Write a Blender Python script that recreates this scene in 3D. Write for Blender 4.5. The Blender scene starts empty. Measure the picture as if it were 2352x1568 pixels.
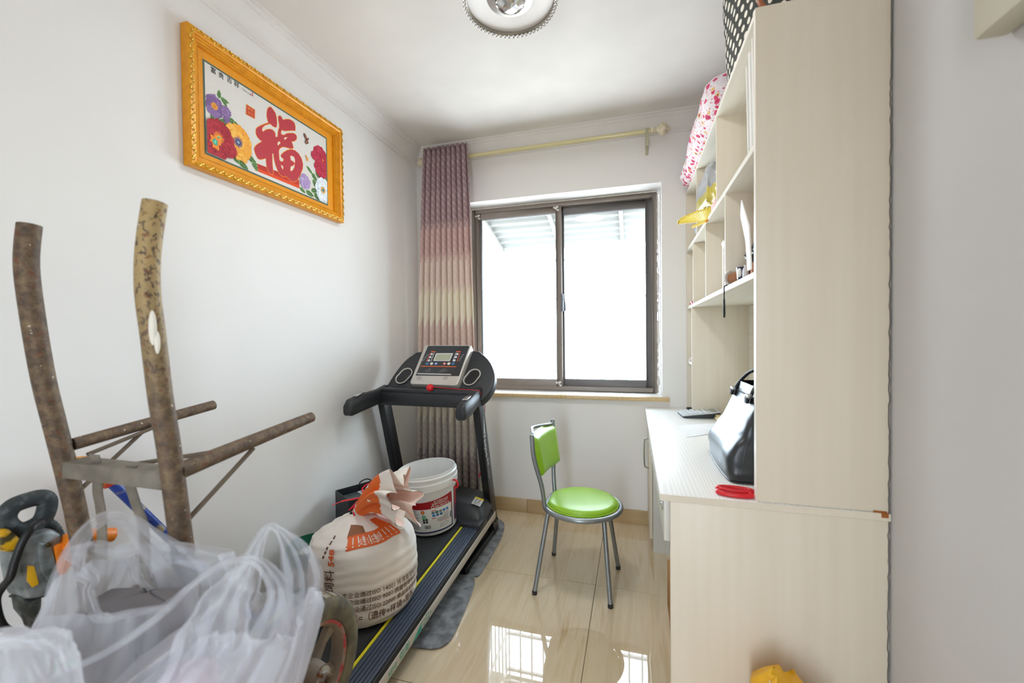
import bpy, bmesh, math, random
from mathutils import Vector, Matrix, noise
random.seed(7)
PI = math.pi
SC = bpy.context.scene
COL = SC.collection

# ------------------------------------------------------------------ camera, world, light, exposure
F_PX, YAW, PIT, ROL, SHY, EYE = 961.3, math.radians(16.13), math.radians(1.014), math.radians(-.649), -4.5, 1.29
_fw = Vector((-math.sin(YAW), math.cos(YAW), 0)); _r = Vector((math.cos(YAW), math.sin(YAW), 0)); _u = Vector((0, 0, 1))
FW = _fw * math.cos(PIT) - _u * math.sin(PIT); U2 = _u * math.cos(PIT) + _fw * math.sin(PIT)
RT = _r * math.cos(ROL) + U2 * math.sin(ROL); UP = U2 * math.cos(ROL) - _r * math.sin(ROL)
CAM = Vector((0, 0, EYE))
cd = bpy.data.cameras.new('camera'); cam = bpy.data.objects.new('camera', cd); COL.objects.link(cam)
cam.matrix_world = Matrix(((RT.x, UP.x, -FW.x, 0), (RT.y, UP.y, -FW.y, 0), (RT.z, UP.z, -FW.z, EYE), (0, 0, 0, 1)))
cd.sensor_width = 36; cd.lens = F_PX / 2352 * 36; cd.shift_y = SHY / 2352 * -1; cd.clip_start = .02
cd.dof.use_dof = True; cd.dof.focus_distance = 2.1; cd.dof.aperture_fstop = 2.2
SC.camera = cam
w = bpy.data.worlds.new('overcast_sky'); SC.world = w; w.use_nodes = True
bgn = w.node_tree.nodes['Background']; bgn.inputs[0].default_value = (.90, .95, 1.0, 1); bgn.inputs[1].default_value = 6.2
_g = w.node_tree; _tc = _g.nodes.new('ShaderNodeTexCoord'); _sp = _g.nodes.new('ShaderNodeSeparateXYZ'); _cr = _g.nodes.new('ShaderNodeValToRGB')
_g.links.new(_tc.outputs['Generated'], _sp.inputs[0]); _g.links.new(_sp.outputs[2], _cr.inputs[0]); _g.links.new(_cr.outputs[0], bgn.inputs[0])
_cr.color_ramp.elements[0].position = 0; _cr.color_ramp.elements[0].color = (.48, .50, .53, 1); _cr.color_ramp.elements[1].position = .015; _cr.color_ramp.elements[1].color = (.74, .87, 1, 1)
for nm, loc, rot, sx, sz in (('window_portal', (-.52, 3.2, 1.58), (PI / 2, 0, 0), 1.5, 1.5), ('fill_opening_portal', (-.32, -1.27, 1.03), (-PI / 2, 0, 0), .32, 2.1)):  # second portal covers the fill opening added behind the camera
    l = bpy.data.lights.new(nm, 'AREA'); l.shape = 'RECTANGLE'; l.size = sx; l.size_y = sz; l.cycles.is_portal = True
    o = bpy.data.objects.new(nm, l); COL.objects.link(o); o.location = loc; o.rotation_euler = rot
    if nm == 'window_portal': o.rotation_euler = (-PI / 2, 0, 0)
    else: o.rotation_euler = (PI / 2, 0, 0)
SC.view_settings.view_transform = 'Standard'; SC.view_settings.look = 'None'
SC.view_settings.exposure = 1.72; SC.view_settings.gamma = 1; SC.view_settings.use_curve_mapping = False
SC.cycles.use_denoising = True
SC.cycles.max_bounces = 14; SC.cycles.diffuse_bounces = 8; SC.cycles.glossy_bounces = 4; SC.cycles.transparent_max_bounces = 16
SC.cycles.sample_clamp_indirect = 8; SC.cycles.caustics_refractive = False; SC.cycles.caustics_reflective = False

# ------------------------------------------------------------------ projection helper (a photo pixel on a plane of the room)
def ray(px, py): return RT * (px - 1176) + UP * (784 + SHY - py) + FW * F_PX
def at(px, py, x=None, y=None, z=None):
    d = ray(px, py)
    if x is not None: t = x / d.x
    elif y is not None: t = y / d.y
    else: t = (z - EYE) / d.z
    return CAM + d * t
def atp(px, py, P, N):
    d = ray(px, py); return CAM + d * ((P - CAM).dot(N) / d.dot(N))
def atd(px, py, dep): return CAM + ray(px, py) * (dep / F_PX)

# ------------------------------------------------------------------ materials
def lin(c):
    if isinstance(c, str): c = [int(c[i:i + 2], 16) / 255 for i in (0, 2, 4)]
    elif max(c) > 1.001: c = [v / 255 for v in c]
    return tuple(v / 12.92 if v <= .04045 else ((v + .055) / 1.055) ** 2.4 for v in c) + (1,)
class NT:
    def __init__(s, m): s.t = m.node_tree; s.n = s.t.nodes; s.l = s.t.links
    def new(s, typ, **k):
        n = s.n.new(typ)
        for a, b in k.items(): setattr(n, a, b)
        return n
    def put(s, v, sock):
        if hasattr(v, 'is_linked') or isinstance(v, bpy.types.NodeSocket): s.l.new(v, sock)
        else: sock.default_value = v
    def m(s, op, a, b=0.0, c=0.0, clamp=False):
        n = s.new('ShaderNodeMath', operation=op, use_clamp=clamp)
        s.put(a, n.inputs[0]); s.put(b, n.inputs[1])
        if op in ('MULTIPLY_ADD', 'COMPARE', 'SMOOTH_MIN'): s.put(c, n.inputs[2])
        return n.outputs[0]
    def mix(s, f, a, b):
        n = s.new('ShaderNodeMix', data_type='RGBA'); s.put(f, n.inputs[0]); s.put(a, n.inputs[6]); s.put(b, n.inputs[7]); return n.outputs[2]
    def coord(s, kind='Object', scale=(1, 1, 1), rot=(0, 0, 0)):
        tc = s.new('ShaderNodeTexCoord'); mp = s.new('ShaderNodeMapping'); mp.inputs['Scale'].default_value = scale; mp.inputs['Rotation'].default_value = rot
        s.l.new(tc.outputs[kind], mp.inputs[0]); return mp.outputs[0]
    def noise(s, co, scale=5, detail=3, rough=.5, dist=0):
        n = s.new('ShaderNodeTexNoise'); n.inputs['Scale'].default_value = scale; n.inputs['Detail'].default_value = detail
        n.inputs['Roughness'].default_value = rough; n.inputs['Distortion'].default_value = dist; s.l.new(co, n.inputs['Vector']); return n.outputs['Fac']
    def ramp(s, f, stops, const=False):
        n = s.new('ShaderNodeValToRGB'); cr = n.color_ramp
        if const: cr.interpolation = 'CONSTANT'
        while len(cr.elements) < len(stops): cr.elements.new(.5)
        for e, (p, c) in zip(cr.elements, stops): e.position = p; e.color = c
        s.l.new(f, n.inputs[0]); return n.outputs[0]
    def sep(s, v):
        n = s.new('ShaderNodeSeparateXYZ'); s.l.new(v, n.inputs[0]); return n.outputs
def M(name, col, rough=.5, metal=0, var=None, bump=None, spec=None, coat=0, alpha=None, sheen=0):
    """var=(col2, scale xyz, lo, hi, detail); bump=(scale xyz, strength, dist)"""
    m = bpy.data.materials.new(name); m.use_nodes = True; t = NT(m); b = t.n['Principled BSDF']; m['b'] = 1
    b.inputs['Base Color'].default_value = lin(col); b.inputs['Roughness'].default_value = rough; b.inputs['Metallic'].default_value = metal
    if spec is not None: b.inputs['Specular IOR Level'].default_value = spec
    if coat: b.inputs['Coat Weight'].default_value = coat; b.inputs['Coat Roughness'].default_value = .08
    if sheen: b.inputs['Sheen Weight'].default_value = sheen
    if var is None: var = (tuple(v * .93 for v in lin(col)[:3]), (3, 3, 3), .35, .65, 2)
    c2 = lin(var[0]) if isinstance(var[0], str) else tuple(var[0][:3]) + (1,)
    f = t.noise(t.coord(scale=var[1]), 1, var[4] if len(var) > 4 else 4)
    f = t.ramp(f, [(var[2], (0, 0, 0, 1)), (var[3], (1, 1, 1, 1))])
    t.l.new(t.mix(f, lin(col), c2), b.inputs['Base Color'])
    if bump:
        f = t.noise(t.coord(scale=bump[0]), 1, 4); bn = t.new('ShaderNodeBump'); bn.inputs['Strength'].default_value = bump[1]; bn.inputs['Distance'].default_value = bump[2]
        t.l.new(f, bn.inputs['Height']); t.l.new(bn.outputs[0], b.inputs['Normal'])
    return m
PRINT = bpy.data.materials.new('printed_colours'); PRINT.use_nodes = True
_t = NT(PRINT); _a = _t.new('ShaderNodeVertexColor', layer_name='Col'); _t.l.new(_a.outputs[0], _t.n['Principled BSDF'].inputs['Base Color']); _t.n['Principled BSDF'].inputs['Roughness'].default_value = .6
PRINTG = PRINT.copy(); PRINTG.name = 'printed_gloss'; PRINTG.node_tree.nodes['Principled BSDF'].inputs['Roughness'].default_value = .3

# ------------------------------------------------------------------ geometry helpers
class G:
    def __init__(s): s.v = []; s.f = []; s.c = {}; s.uv = None
    def add(s, vs, fs, col=None):
        n = len(s.v); s.v += [Vector(p) for p in vs]
        for f in fs:
            if col is not None: s.c[len(s.f)] = col
            s.f.append([i + n for i in f])
        return s
    def box(s, x0, x1, y0, y1, z0, z1, col=None, T=None):
        p = [(x0, y0, z0), (x1, y0, z0), (x1, y1, z0), (x0, y1, z0), (x0, y0, z1), (x1, y0, z1), (x1, y1, z1), (x0, y1, z1)]
        if T: p = [T(Vector(q)) for q in p]
        return s.add(p, [(3, 2, 1, 0), (4, 5, 6, 7), (0, 1, 5, 4), (1, 2, 6, 5), (2, 3, 7, 6), (3, 0, 4, 7)], col)
    def poly(s, pts, col=None): return s.add(pts, [list(range(len(pts)))], col)
    def prism(s, pts, d, col=None):
        d = Vector(d); n = len(pts); P = [Vector(p) for p in pts]
        nor = Vector((0, 0, 0))
        for i in range(n): nor += P[i].cross(P[(i + 1) % n])
        if nor.dot(d) > 0: P = P[::-1]
        return s.add(P + [p + d for p in P], [list(range(n)), list(range(2 * n - 1, n - 1, -1))] + [(i, n + i, n + (i + 1) % n, (i + 1) % n) for i in range(n)], col)
    def tube(s, path, r, n=10, cap=True, flat=1, up=None, closed=False, col=None):
        P = [Vector(p) for p in path]; L = len(P); rr = r if isinstance(r, (list, tuple)) else [r] * L
        vs = []; prev = None
        for i, p in enumerate(P):
            if closed: t = P[(i + 1) % L] - P[i - 1]
            else: t = P[min(i + 1, L - 1)] - P[max(i - 1, 0)]
            t.normalize()
            if prev is None:
                a = Vector(up) if up else (Vector((0, 0, 1)) if abs(t.z) < .9 else Vector((1, 0, 0)))
                a = (a - t * a.dot(t)).normalized()
            else: a = (prev - t * prev.dot(t)).normalized()
            prev = a; b = t.cross(a)
            for k in range(n):
                an = 2 * PI * k / n; vs.append(p + a * math.cos(an) * rr[i] + b * math.sin(an) * rr[i] * flat)
        fs = [(i * n + k, i * n + (k + 1) % n, ((i + 1) % L) * n + (k + 1) % n, ((i + 1) % L) * n + k) for i in range(L if closed else L - 1) for k in range(n)]
        if cap and not closed: fs += [list(range(n))[::-1], [(L - 1) * n + k for k in range(n)]]
        return s.add(vs, fs, col)
    def lathe(s, prof, c, n=32, axis=(0, 0, 1), col=None, closed=False):
        ax = Vector(axis).normalized(); a = ax.orthogonal().normalized(); b = ax.cross(a); c = Vector(c); vs = []
        for r, h in prof:
            for k in range(n):
                an = 2 * PI * k / n; vs.append(c + ax * h + (a * math.cos(an) + b * math.sin(an)) * max(r, 1e-5))
        m = len(prof)
        fs = [(i * n + k, i * n + (k + 1) % n, ((i + 1) % m) * n + (k + 1) % n, ((i + 1) % m) * n + k) for i in range(m if closed else m - 1) for k in range(n)]
        if not closed:
            if prof[0][0] > 1e-4: fs.append(list(range(n))[::-1])
            if prof[-1][0] > 1e-4: fs.append([(m - 1) * n + k for k in range(n)])
        return s.add(vs, fs, col)
    def surf(s, fn, nu, nv, cu=False, col=None, cf=None):
        vs = [fn(i / nu, j / nv) for j in range(nv + 1) for i in range(nu + (0 if cu else 1))]; w_ = nu + (0 if cu else 1); base = len(s.v); s.v += [Vector(p) for p in vs]
        for j in range(nv):
            for i in range(nu):
                if cf: s.c[len(s.f)] = cf((i + .5) / nu, (j + .5) / nv)
                elif col is not None: s.c[len(s.f)] = col
                s.f.append([base + j * w_ + i, base + j * w_ + (i + 1) % w_, base + (j + 1) * w_ + (i + 1) % w_, base + (j + 1) * w_ + i])
        return s
    def sphere(s, c, r, n=12, m=8, sc=(1, 1, 1), col=None):
        c = Vector(c); return s.lathe([(r * math.sin(PI * i / m), -r * math.cos(PI * i / m)) for i in range(m + 1)], (0, 0, 0), n, col=col).xf(len(s.v) - n * (m + 1), lambda p: Vector((p.x * sc[0], p.y * sc[1], p.z * sc[2])) + c)
    def xf(s, start, fn):
        for i in range(start, len(s.v)): s.v[i] = fn(s.v[i])
        return s
WO = {}
def mk(name, g, mat, parent=None, smooth=False, bevel=0, ang=35, segs=2, label=None, kind=None, origin=None):
    me = bpy.data.meshes.new(name); me.from_pydata([tuple(v) for v in g.v], [], g.f)
    if g.c:
        ca = me.color_attributes.new('Col', 'FLOAT_COLOR', 'CORNER')
        for p in me.polygons:
            c = lin(g.c.get(p.index, 'ffffff'))
            for li in p.loop_indices: ca.data[li].color = c
    if g.uv:
        ul = me.uv_layers.new(name='UVMap')
        for lp in me.loops: ul.data[lp.index].uv = g.uv[lp.vertex_index]
    if bevel:
        bm = bmesh.new(); bm.from_mesh(me); bmesh.ops.remove_doubles(bm, verts=bm.verts, dist=1e-5); bmesh.ops.recalc_face_normals(bm, faces=bm.faces)
        ed = [e for e in bm.edges if len(e.link_faces) == 2 and e.calc_face_angle(0) > math.radians(ang)]
        bmesh.ops.bevel(bm, geom=ed, offset=bevel, segments=segs, profile=.5, affect='EDGES', clamp_overlap=True); bm.to_mesh(me); bm.free()
    me.materials.append(mat)
    if smooth or bevel:
        for p in me.polygons: p.use_smooth = True
        me.set_sharp_from_angle(angle=math.radians(40 if smooth is not True else 60))
    o = bpy.data.objects.new(name, me); COL.objects.link(o)
    if parent is not None: off = WO[parent.name]; o.parent = parent
    else:
        if origin is None and len(g.v):
            xs = [v.x for v in g.v]; ys = [v.y for v in g.v]; zs = [v.z for v in g.v]; origin = ((min(xs) + max(xs)) / 2, (min(ys) + max(ys)) / 2, min(zs))
        off = Vector(origin); o.location = off
    me.transform(Matrix.Translation(-off)); WO[o.name] = off
    if label: o['label'] = label
    if kind: o['kind'] = kind
    return o
def thing(name, loc, label=None, cat=None, group=None, kind=None):
    o = bpy.data.objects.new(name, None); COL.objects.link(o); o.location = loc; WO[o.name] = Vector(loc); o.empty_display_size = .05
    return tag(o, label, cat, group, kind)
def tag(o, label=None, cat=None, group=None, kind=None):
    for k, v in (('label', label), ('category', cat), ('group', group), ('kind', kind)):
        if v: o[k] = v
    return o
def dup(o, parent, dloc):
    c = o.copy(); COL.objects.link(c); c.parent = parent; c.location = o.location + Vector(dloc); WO[c.name] = WO[o.name] + Vector(dloc); return c
def rpoly(P, r, n=4):
    P = [Vector(p) for p in P]; out = []; L = len(P)
    for i in range(L):
        rr = r[i] if isinstance(r, (list, tuple)) else r
        a = P[i - 1] - P[i]; b = P[(i + 1) % L] - P[i]; rr_ = min(rr, a.length * .45, b.length * .45)
        if rr_ <= 0: out.append(P[i]); continue
        A = P[i] + a.normalized() * rr_; B = P[i] + b.normalized() * rr_
        for k in range(n + 1): t = k / n; out.append(A * (1 - t) ** 2 + P[i] * 2 * t * (1 - t) + B * t * t)
    return out
def spline(P, n=6, closed=False):
    P = [Vector(p) for p in P]; L = len(P); out = []
    for i in range(L if closed else L - 1):
        if closed: a, b, c, d = P[i - 1], P[i], P[(i + 1) % L], P[(i + 2) % L]
        else: a, b, c, d = P[max(i - 1, 0)], P[i], P[i + 1], P[min(i + 2, L - 1)]
        for k in range(n):
            t = k / n; out.append(.5 * ((2 * b) + (c - a) * t + (2 * a - 5 * b + 4 * c - d) * t * t + (3 * b - a - 3 * c + d) * t ** 3))
    if not closed: out.append(P[-1])
    return out
_tx = {}
def text_geo(s, bold=0, res=2):
    k = (s, bold, res)
    if k not in _tx:
        cu = bpy.data.curves.new('t', 'FONT'); cu.body = s; cu.size = 1; cu.resolution_u = res; cu.offset = bold; cu.align_x = 'LEFT'
        ob = bpy.data.objects.new('t', cu); me = bpy.data.meshes.new_from_object(ob)
        _tx[k] = ([(v.co.x, v.co.y) for v in me.vertices], [list(p.vertices) for p in me.polygons])
        bpy.data.objects.remove(ob); bpy.data.curves.remove(cu); bpy.data.meshes.remove(me)
    return _tx[k]
def put_text(g, s, fn, size, col, u0=0, v0=0, bold=0, align='l', sx=1):
    vs, fs = text_geo(s, bold)
    if not vs: return
    w_ = max(v[0] for v in vs); sh = {'l': 0, 'c': -w_ / 2, 'r': -w_}[align]
    g.add([fn(u0 + (a + sh) * size * sx, v0 + b * size) for a, b in vs], fs, col)
def nz(p, s=1.0): return noise.noise(Vector(p) * s)

# ------------------------------------------------------------------ room shell
XL, XR, YB, ZC, YN = -1.61, .655, 2.947, 2.72, -1.2
wallm = M('white_wall_paint', 'ebeae8', .75, var=('e6e4e1', (1.2, 1.2, 1.2), .3, .75, 3), bump=((40, 40, 40), .04, .002))
wall_shaded = M('shaded_white_wall_paint', 'c9c8c8', .75, var=('c3c2c2', (1.5, 1.5, 1.5), .3, .75, 3), bump=((40, 40, 40), .04, .002))  # same white paint, with the right wall's dimness put into the colour
ceilm = M('ceiling_paint', 'e4e1db', .8); corn = M('cornice_plaster', 'e4e1dd', .6)
o = mk('wall_left', G().box(XL - .15, XL, YN, YB + .3, 0, ZC), wallm, kind='structure')
o = mk('wall_right', G().box(XR, XR + .15, YN, YB + .3, 0, ZC), wall_shaded, kind='structure')
o = mk('ceiling', G().box(XL - .15, XR + .15, YN - .15, YB + .3, ZC, ZC + .12), ceilm, kind='structure')
WX0, WX1, WZ0, WZ1 = -1.215, .186, .865, 2.294
g = G(); YO = YB + .3
g.box(XL, WX0, YB, YO, 0, ZC).box(WX1, XR, YB, YO, 0, ZC).box(WX0, WX1, YB, YO, 0, WZ0).box(WX0, WX1, YB, YO, WZ1, ZC)
mk('wall_back', g, wallm, kind='structure')
g = G(); DX0, DX1, DZ = -.50, -.14, 2.05  # narrow unseen opening, added and sized to let in fill light
g.box(XL, DX0, YN - .12, YN, 0, ZC).box(DX1, XR, YN - .12, YN, 0, ZC).box(DX0, DX1, YN - .12, YN, DZ, ZC)
mk('wall_front', g, wallm, kind='structure')
screed = M('grey_grout', '6a5a48', .8)
fl = mk('floor', G().box(XL - .15, XR + .15, YN - .15, YB + .3, -.12, -.004), screed, kind='structure', origin=(0, 0, -.12))
# tiles
tm = bpy.data.materials.new('polished_beige_tile'); tm.use_nodes = True; t = NT(tm); b = t.n['Principled BSDF']
co = t.coord(scale=(1, 1, 1)); 
oi = t.new('ShaderNodeObjectInfo'); ad = t.new('ShaderNodeVectorMath', operation='ADD'); t.l.new(t.coord(scale=(16, 1.1, 1), rot=(0, 0, .13)), ad.inputs[0])
cmb = t.new('ShaderNodeCombineXYZ'); t.l.new(t.m('MULTIPLY', oi.outputs['Random'], 3.), cmb.inputs[1]); t.l.new(t.m('MULTIPLY', oi.outputs['Random'], 17.), cmb.inputs[2]); t.l.new(cmb.outputs[0], ad.inputs[1])
f = t.noise(ad.outputs[0], 1.6, 6, .6, .4); f2 = t.noise(t.coord(scale=(3, .8, 1), rot=(0, 0, .13)), 1, 3)
c = t.ramp(f, [(.2, lin('c6ad88')), (.42, lin('d3bf9f')), (.56, lin('dccbaf')), (.72, lin('c4a881')), (.85, lin('ae8f69'))])
c = t.mix(t.m('MULTIPLY', f2, .5), c, lin('d0bc9a')); t.l.new(c, b.inputs['Base Color']); b.inputs['Roughness'].default_value = .012; b.inputs['Specular IOR Level'].default_value = .6; b.inputs['Coat Weight'].default_value = .4; b.inputs['Coat Roughness'].default_value = .008; b.inputs['Coat IOR'].default_value = 1.6
first = None
for i in range(-2, 2):
    for j in range(-3, 4):
        x0, y0 = -.193 + .8 * i, 2.172 + .8 * (j - 2); x1, y1 = x0 + .8, y0 + .8
        x0 = max(x0, XL); x1 = min(x1, XR); y0 = max(y0, YN); y1 = min(y1, YB)
        if x1 - x0 < .02 or y1 - y0 < .02: continue
        mk('tile', G().box(x0 + .0012, x1 - .0012, y0 + .0012, y1 - .0012, -.004, 0), tm, fl, bevel=.0006, segs=1)
# cornice
def cornice(name, fn, a, b):
    prof = [(0, .115), (.008, .115), (.010, .103), (.016, .100), (.016, .094), (.022, .090), (.030, .075), (.045, .055), (.060, .035), (.064, .030), (.064, .024), (.070, .022), (.074, .012), (.086, .010), (.088, 0), (0, 0)]
    g = G(); n = len(prof)
    vs = [fn(d, ZC - h, a, 0) for d, h in prof] + [fn(d, ZC - h, b, 1) for d, h in prof]
    g.add(vs, [list(range(n)), list(range(2 * n - 1, n - 1, -1))] + [(i, n + i, n + (i + 1) % n, (i + 1) % n) for i in range(n)])
    mk(name, g, corn, kind='structure')
cornice('trim_1', lambda d, z, s, e: (XL + d, s - (d if e else 0), z), YN, YB)
cornice('trim_2', lambda d, z, s, e: (s + (-d if e else d), YB - d, z), XL, XR)
cornice('trim_3', lambda d, z, s, e: (XR - d, s - (d if e else 0), z), YN, YB)
bbm = M('beige_skirting_tile', 'c2a983', .25, var=('b39a72', (3, 3, 18), .3, .7, 4))
def bboard(name, horiz, a, b, side):
    p = thing(name, (0, 0, 0), kind='structure'); n = max(1, round(abs(b - a) / .8)); w_ = (b - a) / n
    for i in range(n):
        s, e = a + i * w_ + .001, a + (i + 1) * w_ - .001
        g = G().box(s, e, YB - .011, YB, 0, .1) if horiz else G().box(*((XL, XL + .011) if side < 0 else (XR - .011, XR)), s, e, 0, .1)
        mk('skirting_tile', g, bbm, p, bevel=.002)
bboard('baseboard_back', True, XL + .012, .098, 0); bboard('baseboard_left', False, YN, YB - .012, -1); bboard('baseboard_right', False, YN, 1.33, 1)

# ------------------------------------------------------------------ window
alu = M('grey_brown_aluminium', '8b8178', .35, metal=.0, var=('837970', (5, 5, 5), .3, .7))
alud = M('dark_grey_aluminium', '706c6a', .4)
seal = M('flaked_white_sealant', 'd9d5cf', .8, var=('8c6a55', (60, 60, 60), .55, .62))
wf = thing('window_1', ((WX0 + WX1) / 2, 3.12, WZ0), kind='structure')
def frame(g, x0, x1, z0, z1, w_, y0, y1, wl=None, wr=None, wt=None, wb=None):
    wl = wl or w_; wr = wr or w_; wt = wt or w_; wb = wb or w_
    g.box(x0, x0 + wl, y0, y1, z0, z1).box(x1 - wr, x1, y0, y1, z0, z1).box(x0 + wl, x1 - wr, y0, y1, z1 - wt, z1).box(x0 + wl, x1 - wr, y0, y1, z0, z0 + wb)
FX0, FX1, FZ0, FZ1 = -1.215, .166, .878, 2.284
g = G(); frame(g, FX0, FX1, FZ0, FZ1, .032, 3.10, 3.19); mk('frame', g, alu, wf, bevel=.002)
def sash(x0, x1, y0, wl, wr, mt, wt=.05):
    g = G(); frame(g, x0, x1, FZ0 + .03, FZ1 - .03, .05, y0, y0 + .03, wl=wl, wr=wr, wt=wt, wb=.052); s = mk('sash', g, mt, wf, bevel=.002)
    g = G(); frame(g, x0 + wl - .004, x1 - wr + .004, FZ0 + .078, FZ1 - wt - .026, .006, y0 + .006, y0 + .024); mk('gasket', g, M_black, s)
    mk('pane', G().box(x0 + wl - .002, x1 - wr + .002, y0 + .013, y0 + .017, FZ0 + .08, FZ1 - wt - .028), glass, s)
M_black = M('black_rubber', '17181a', .6)
glass = bpy.data.materials.new('clear_glass'); glass.use_nodes = True; t = NT(glass); t.n.remove(t.n['Principled BSDF'])
tr = t.new('ShaderNodeBsdfTransparent'); tr.inputs[0].default_value = (.96, .98, .98, 1); gl = t.new('ShaderNodeBsdfGlossy'); gl.inputs['Roughness'].default_value = .02; fr = t.new('ShaderNodeFresnel'); fr.inputs[0].default_value = 1.07
dirt = t.m('MULTIPLY', t.noise(t.coord(scale=(2, 2, 2)), 1, 3), .05)
mx = t.new('ShaderNodeMixShader'); t.l.new(t.m('ADD', fr.outputs[0], t.m('MULTIPLY', dirt, .3)), mx.inputs[0]); t.l.new(tr.outputs[0], mx.inputs[1]); t.l.new(gl.outputs[0], mx.inputs[2]); t.l.new(mx.outputs[0], t.n['Material Output'].inputs[0])
sash(FX0 + .03, -.508, 3.108, .042, .042, alu); sash(-.528, FX1 - .02, 3.145, .03, .055, alud, .06)
g = G().box(-.513, -.496, 3.096, 3.11, 1.47, 1.60); lt = mk('latch', g, M('grey_latch_metal', '6f7680', .35, .6), wf, bevel=.003)
mk('latch_lever', G().tube([(-.49, 3.09, 1.56), (-.48, 3.075, 1.53), (-.478, 3.075, 1.47)], .006, 8), bpy.data.materials['grey_latch_metal'], lt, smooth=1)
for (px_, py_) in ((1097, 490), (1277, 470), (1283, 872)):
    q = at(px_, py_, y=3.104); gg = G()
    for dx, dz in ((-.014, .008), (0, 0), (.012, .012), (.014, -.012), (.004, .01)): gg.sphere((q.x + dx, 3.103, q.z + dz), .009, 8, 5, (1, .5, 1))
    mk('hinge_clip', gg, seal, wf, smooth=1)
g = G()
P_s = [(FX1 + .005 + .004 * nz((0, 0, i * .37)), 3.1, FZ0 + i * .0155) for i in range(91)]
g.tube(P_s, [.004 + .006 * abs(nz((1, 0, i * .31))) + .004 * (nz((5, 0, i * .09)) > .1) for i in range(91)], 6)
g.tube([(FX0 + i * .0172, 3.1, FZ1 + .003) for i in range(81)], [.004 + .004 * abs(nz((i * .4, 0, 0))) for i in range(81)], 6)
mk('sealant', g, M('white_sealant', 'dedbd6', .8), wf, smooth=1)
stone = M('beige_stone_sill', 'd3b88c', .35, var=('c7aa7c', (60, 60, 60), .4, .6)); white_st = M('white_sill_top', 'e6e3df', .5)
mk('sill', G().box(WX0 - .01, .228, YB - .028, YB + .002, .845, .872), stone, wf, bevel=.003)
mk('sill_top', G().box(WX0, WX1, YB, 3.25, .855, .8745), white_st, wf, bevel=.002)

# ------------------------------------------------------------------ outside: awning and security cage
wm = M('white_painted_steel', 'cfd2d4', .5); corr = M('white_corrugated_sheet', '8c8d89', .6, var=('7b7c78', (1, 9, 1), .4, .7))
M_raft = M('pale_painted_rafter', '9a9a96', .5)
aw = thing('awning', (-.3, 3.3, 2.3), 'white corrugated awning sheet on steel rafters outside the window', 'awning')
def awz(y): return 2.13 + (3.95 - y) * .28
g = G(); n = 90
ys = [3.25 + i * .72 / n for i in range(n + 1)]
vs = []
for x in (-2.3, 1.6):
    for dz in (0, .006):
        vs += [(x, y, awz(y) + .014 * math.sin(y * 2 * PI / .10) + dz) for y in ys]
m_ = n + 1
g.add(vs, [(i, i + 1, 2 * m_ + i + 1, 2 * m_ + i) for i in range(n)] + [(m_ + i + 1, m_ + i, 3 * m_ + i, 3 * m_ + i + 1) for i in range(n)])
mk('corrugated_sheet', g, corr, aw, smooth=1)
for x in (-1.22, -.66, -.10, .46): mk('rafter', G().prism([(x, 3.25, awz(3.25) - .016), (x, 3.93, awz(3.93) - .016), (x, 3.93, awz(3.93) - .045), (x, 3.25, awz(3.25) - .045)], (.028, 0, 0)), M_raft, aw)
cg = thing('security_cage', (-.3, 3.9, .4), 'white steel bar security cage outside the window', 'cage')
for z in (2.10, 1.98, 1.62, 1.22, .82, .42): mk('rail', G().box(-1.2, 1.0, 3.885, 3.91, z, z + .024), wm, cg)
for z in (2.10, 1.98, 1.62, 1.22, .82, .42): mk('side_rail', G().box(-1.22, -1.2, 3.248, 3.9, z, z + .024), wm, cg)
for i in range(20): mk('bar', G().tube([(-1.19 + i * .114, 3.897, .42), (-1.19 + i * .114, 3.897, 2.12)], .009, 8), wm, cg, smooth=1)
for i in range(6): mk('bar', G().tube([(-1.21, 3.32 + i * .105, .42), (-1.21, 3.32 + i * .105, 2.12)], .009, 8), wm, cg, smooth=1)

# ------------------------------------------------------------------ curtain and rod
rodm = M('cream_lacquered_metal', 'd9cf9f', .25, coat=.3); ivory = M('ivory_resin', 'e0d6bd', .35, var=('c9b894', (60, 60, 60), .5, .65))
rd = thing('curtain_rod', (-.6, 2.84, 2.56), 'cream curtain rod with carved round finials above the window', 'curtain rod')
mk('rod', G().tube([(-1.47, 2.845, 2.592), (.12, 2.845, 2.592)], .0145, 16), rodm, rd, smooth=1)
def finial(x, s):
    g = G(); prof = [(.0145, 0), (.019, .004), (.019, .012), (.012, .018), (.018, .024), (.012, .03), (.018, .036), (.03, .05), (.036, .065), (.036, .078), (.028, .092), (.014, .1), (.016, .106), (.009, .116), (0, .122)]
    base = 0; g.lathe(prof, (0, 0, 0), 24, (s, 0, 0))
    for i, v in enumerate(g.v):
        r = math.hypot(v.y, v.z)
        if r > .02: a = math.atan2(v.z, v.y); k = 1 + .09 * math.cos(a * 8); v.y *= k; v.z *= k
    g.xf(0, lambda p: p + Vector((x, 2.845, 2.592))); mk('finial', g, ivory, rd, smooth=1)
finial(.118, 1)
def fin2():
    g = G(); g.lathe([(.0145, 0), (.018, .006), (.014, .016), (.024, .026), (.032, .038), (.032, .048), (.022, .06), (.013, .066), (.01, .076), (0, .082)], (0, 0, 0), 24, (-1, 0, 0))
    g.xf(0, lambda p: p + Vector((-1.47, 2.845, 2.592))); mk('finial', g, ivory, rd, smooth=1)
fin2()
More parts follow.
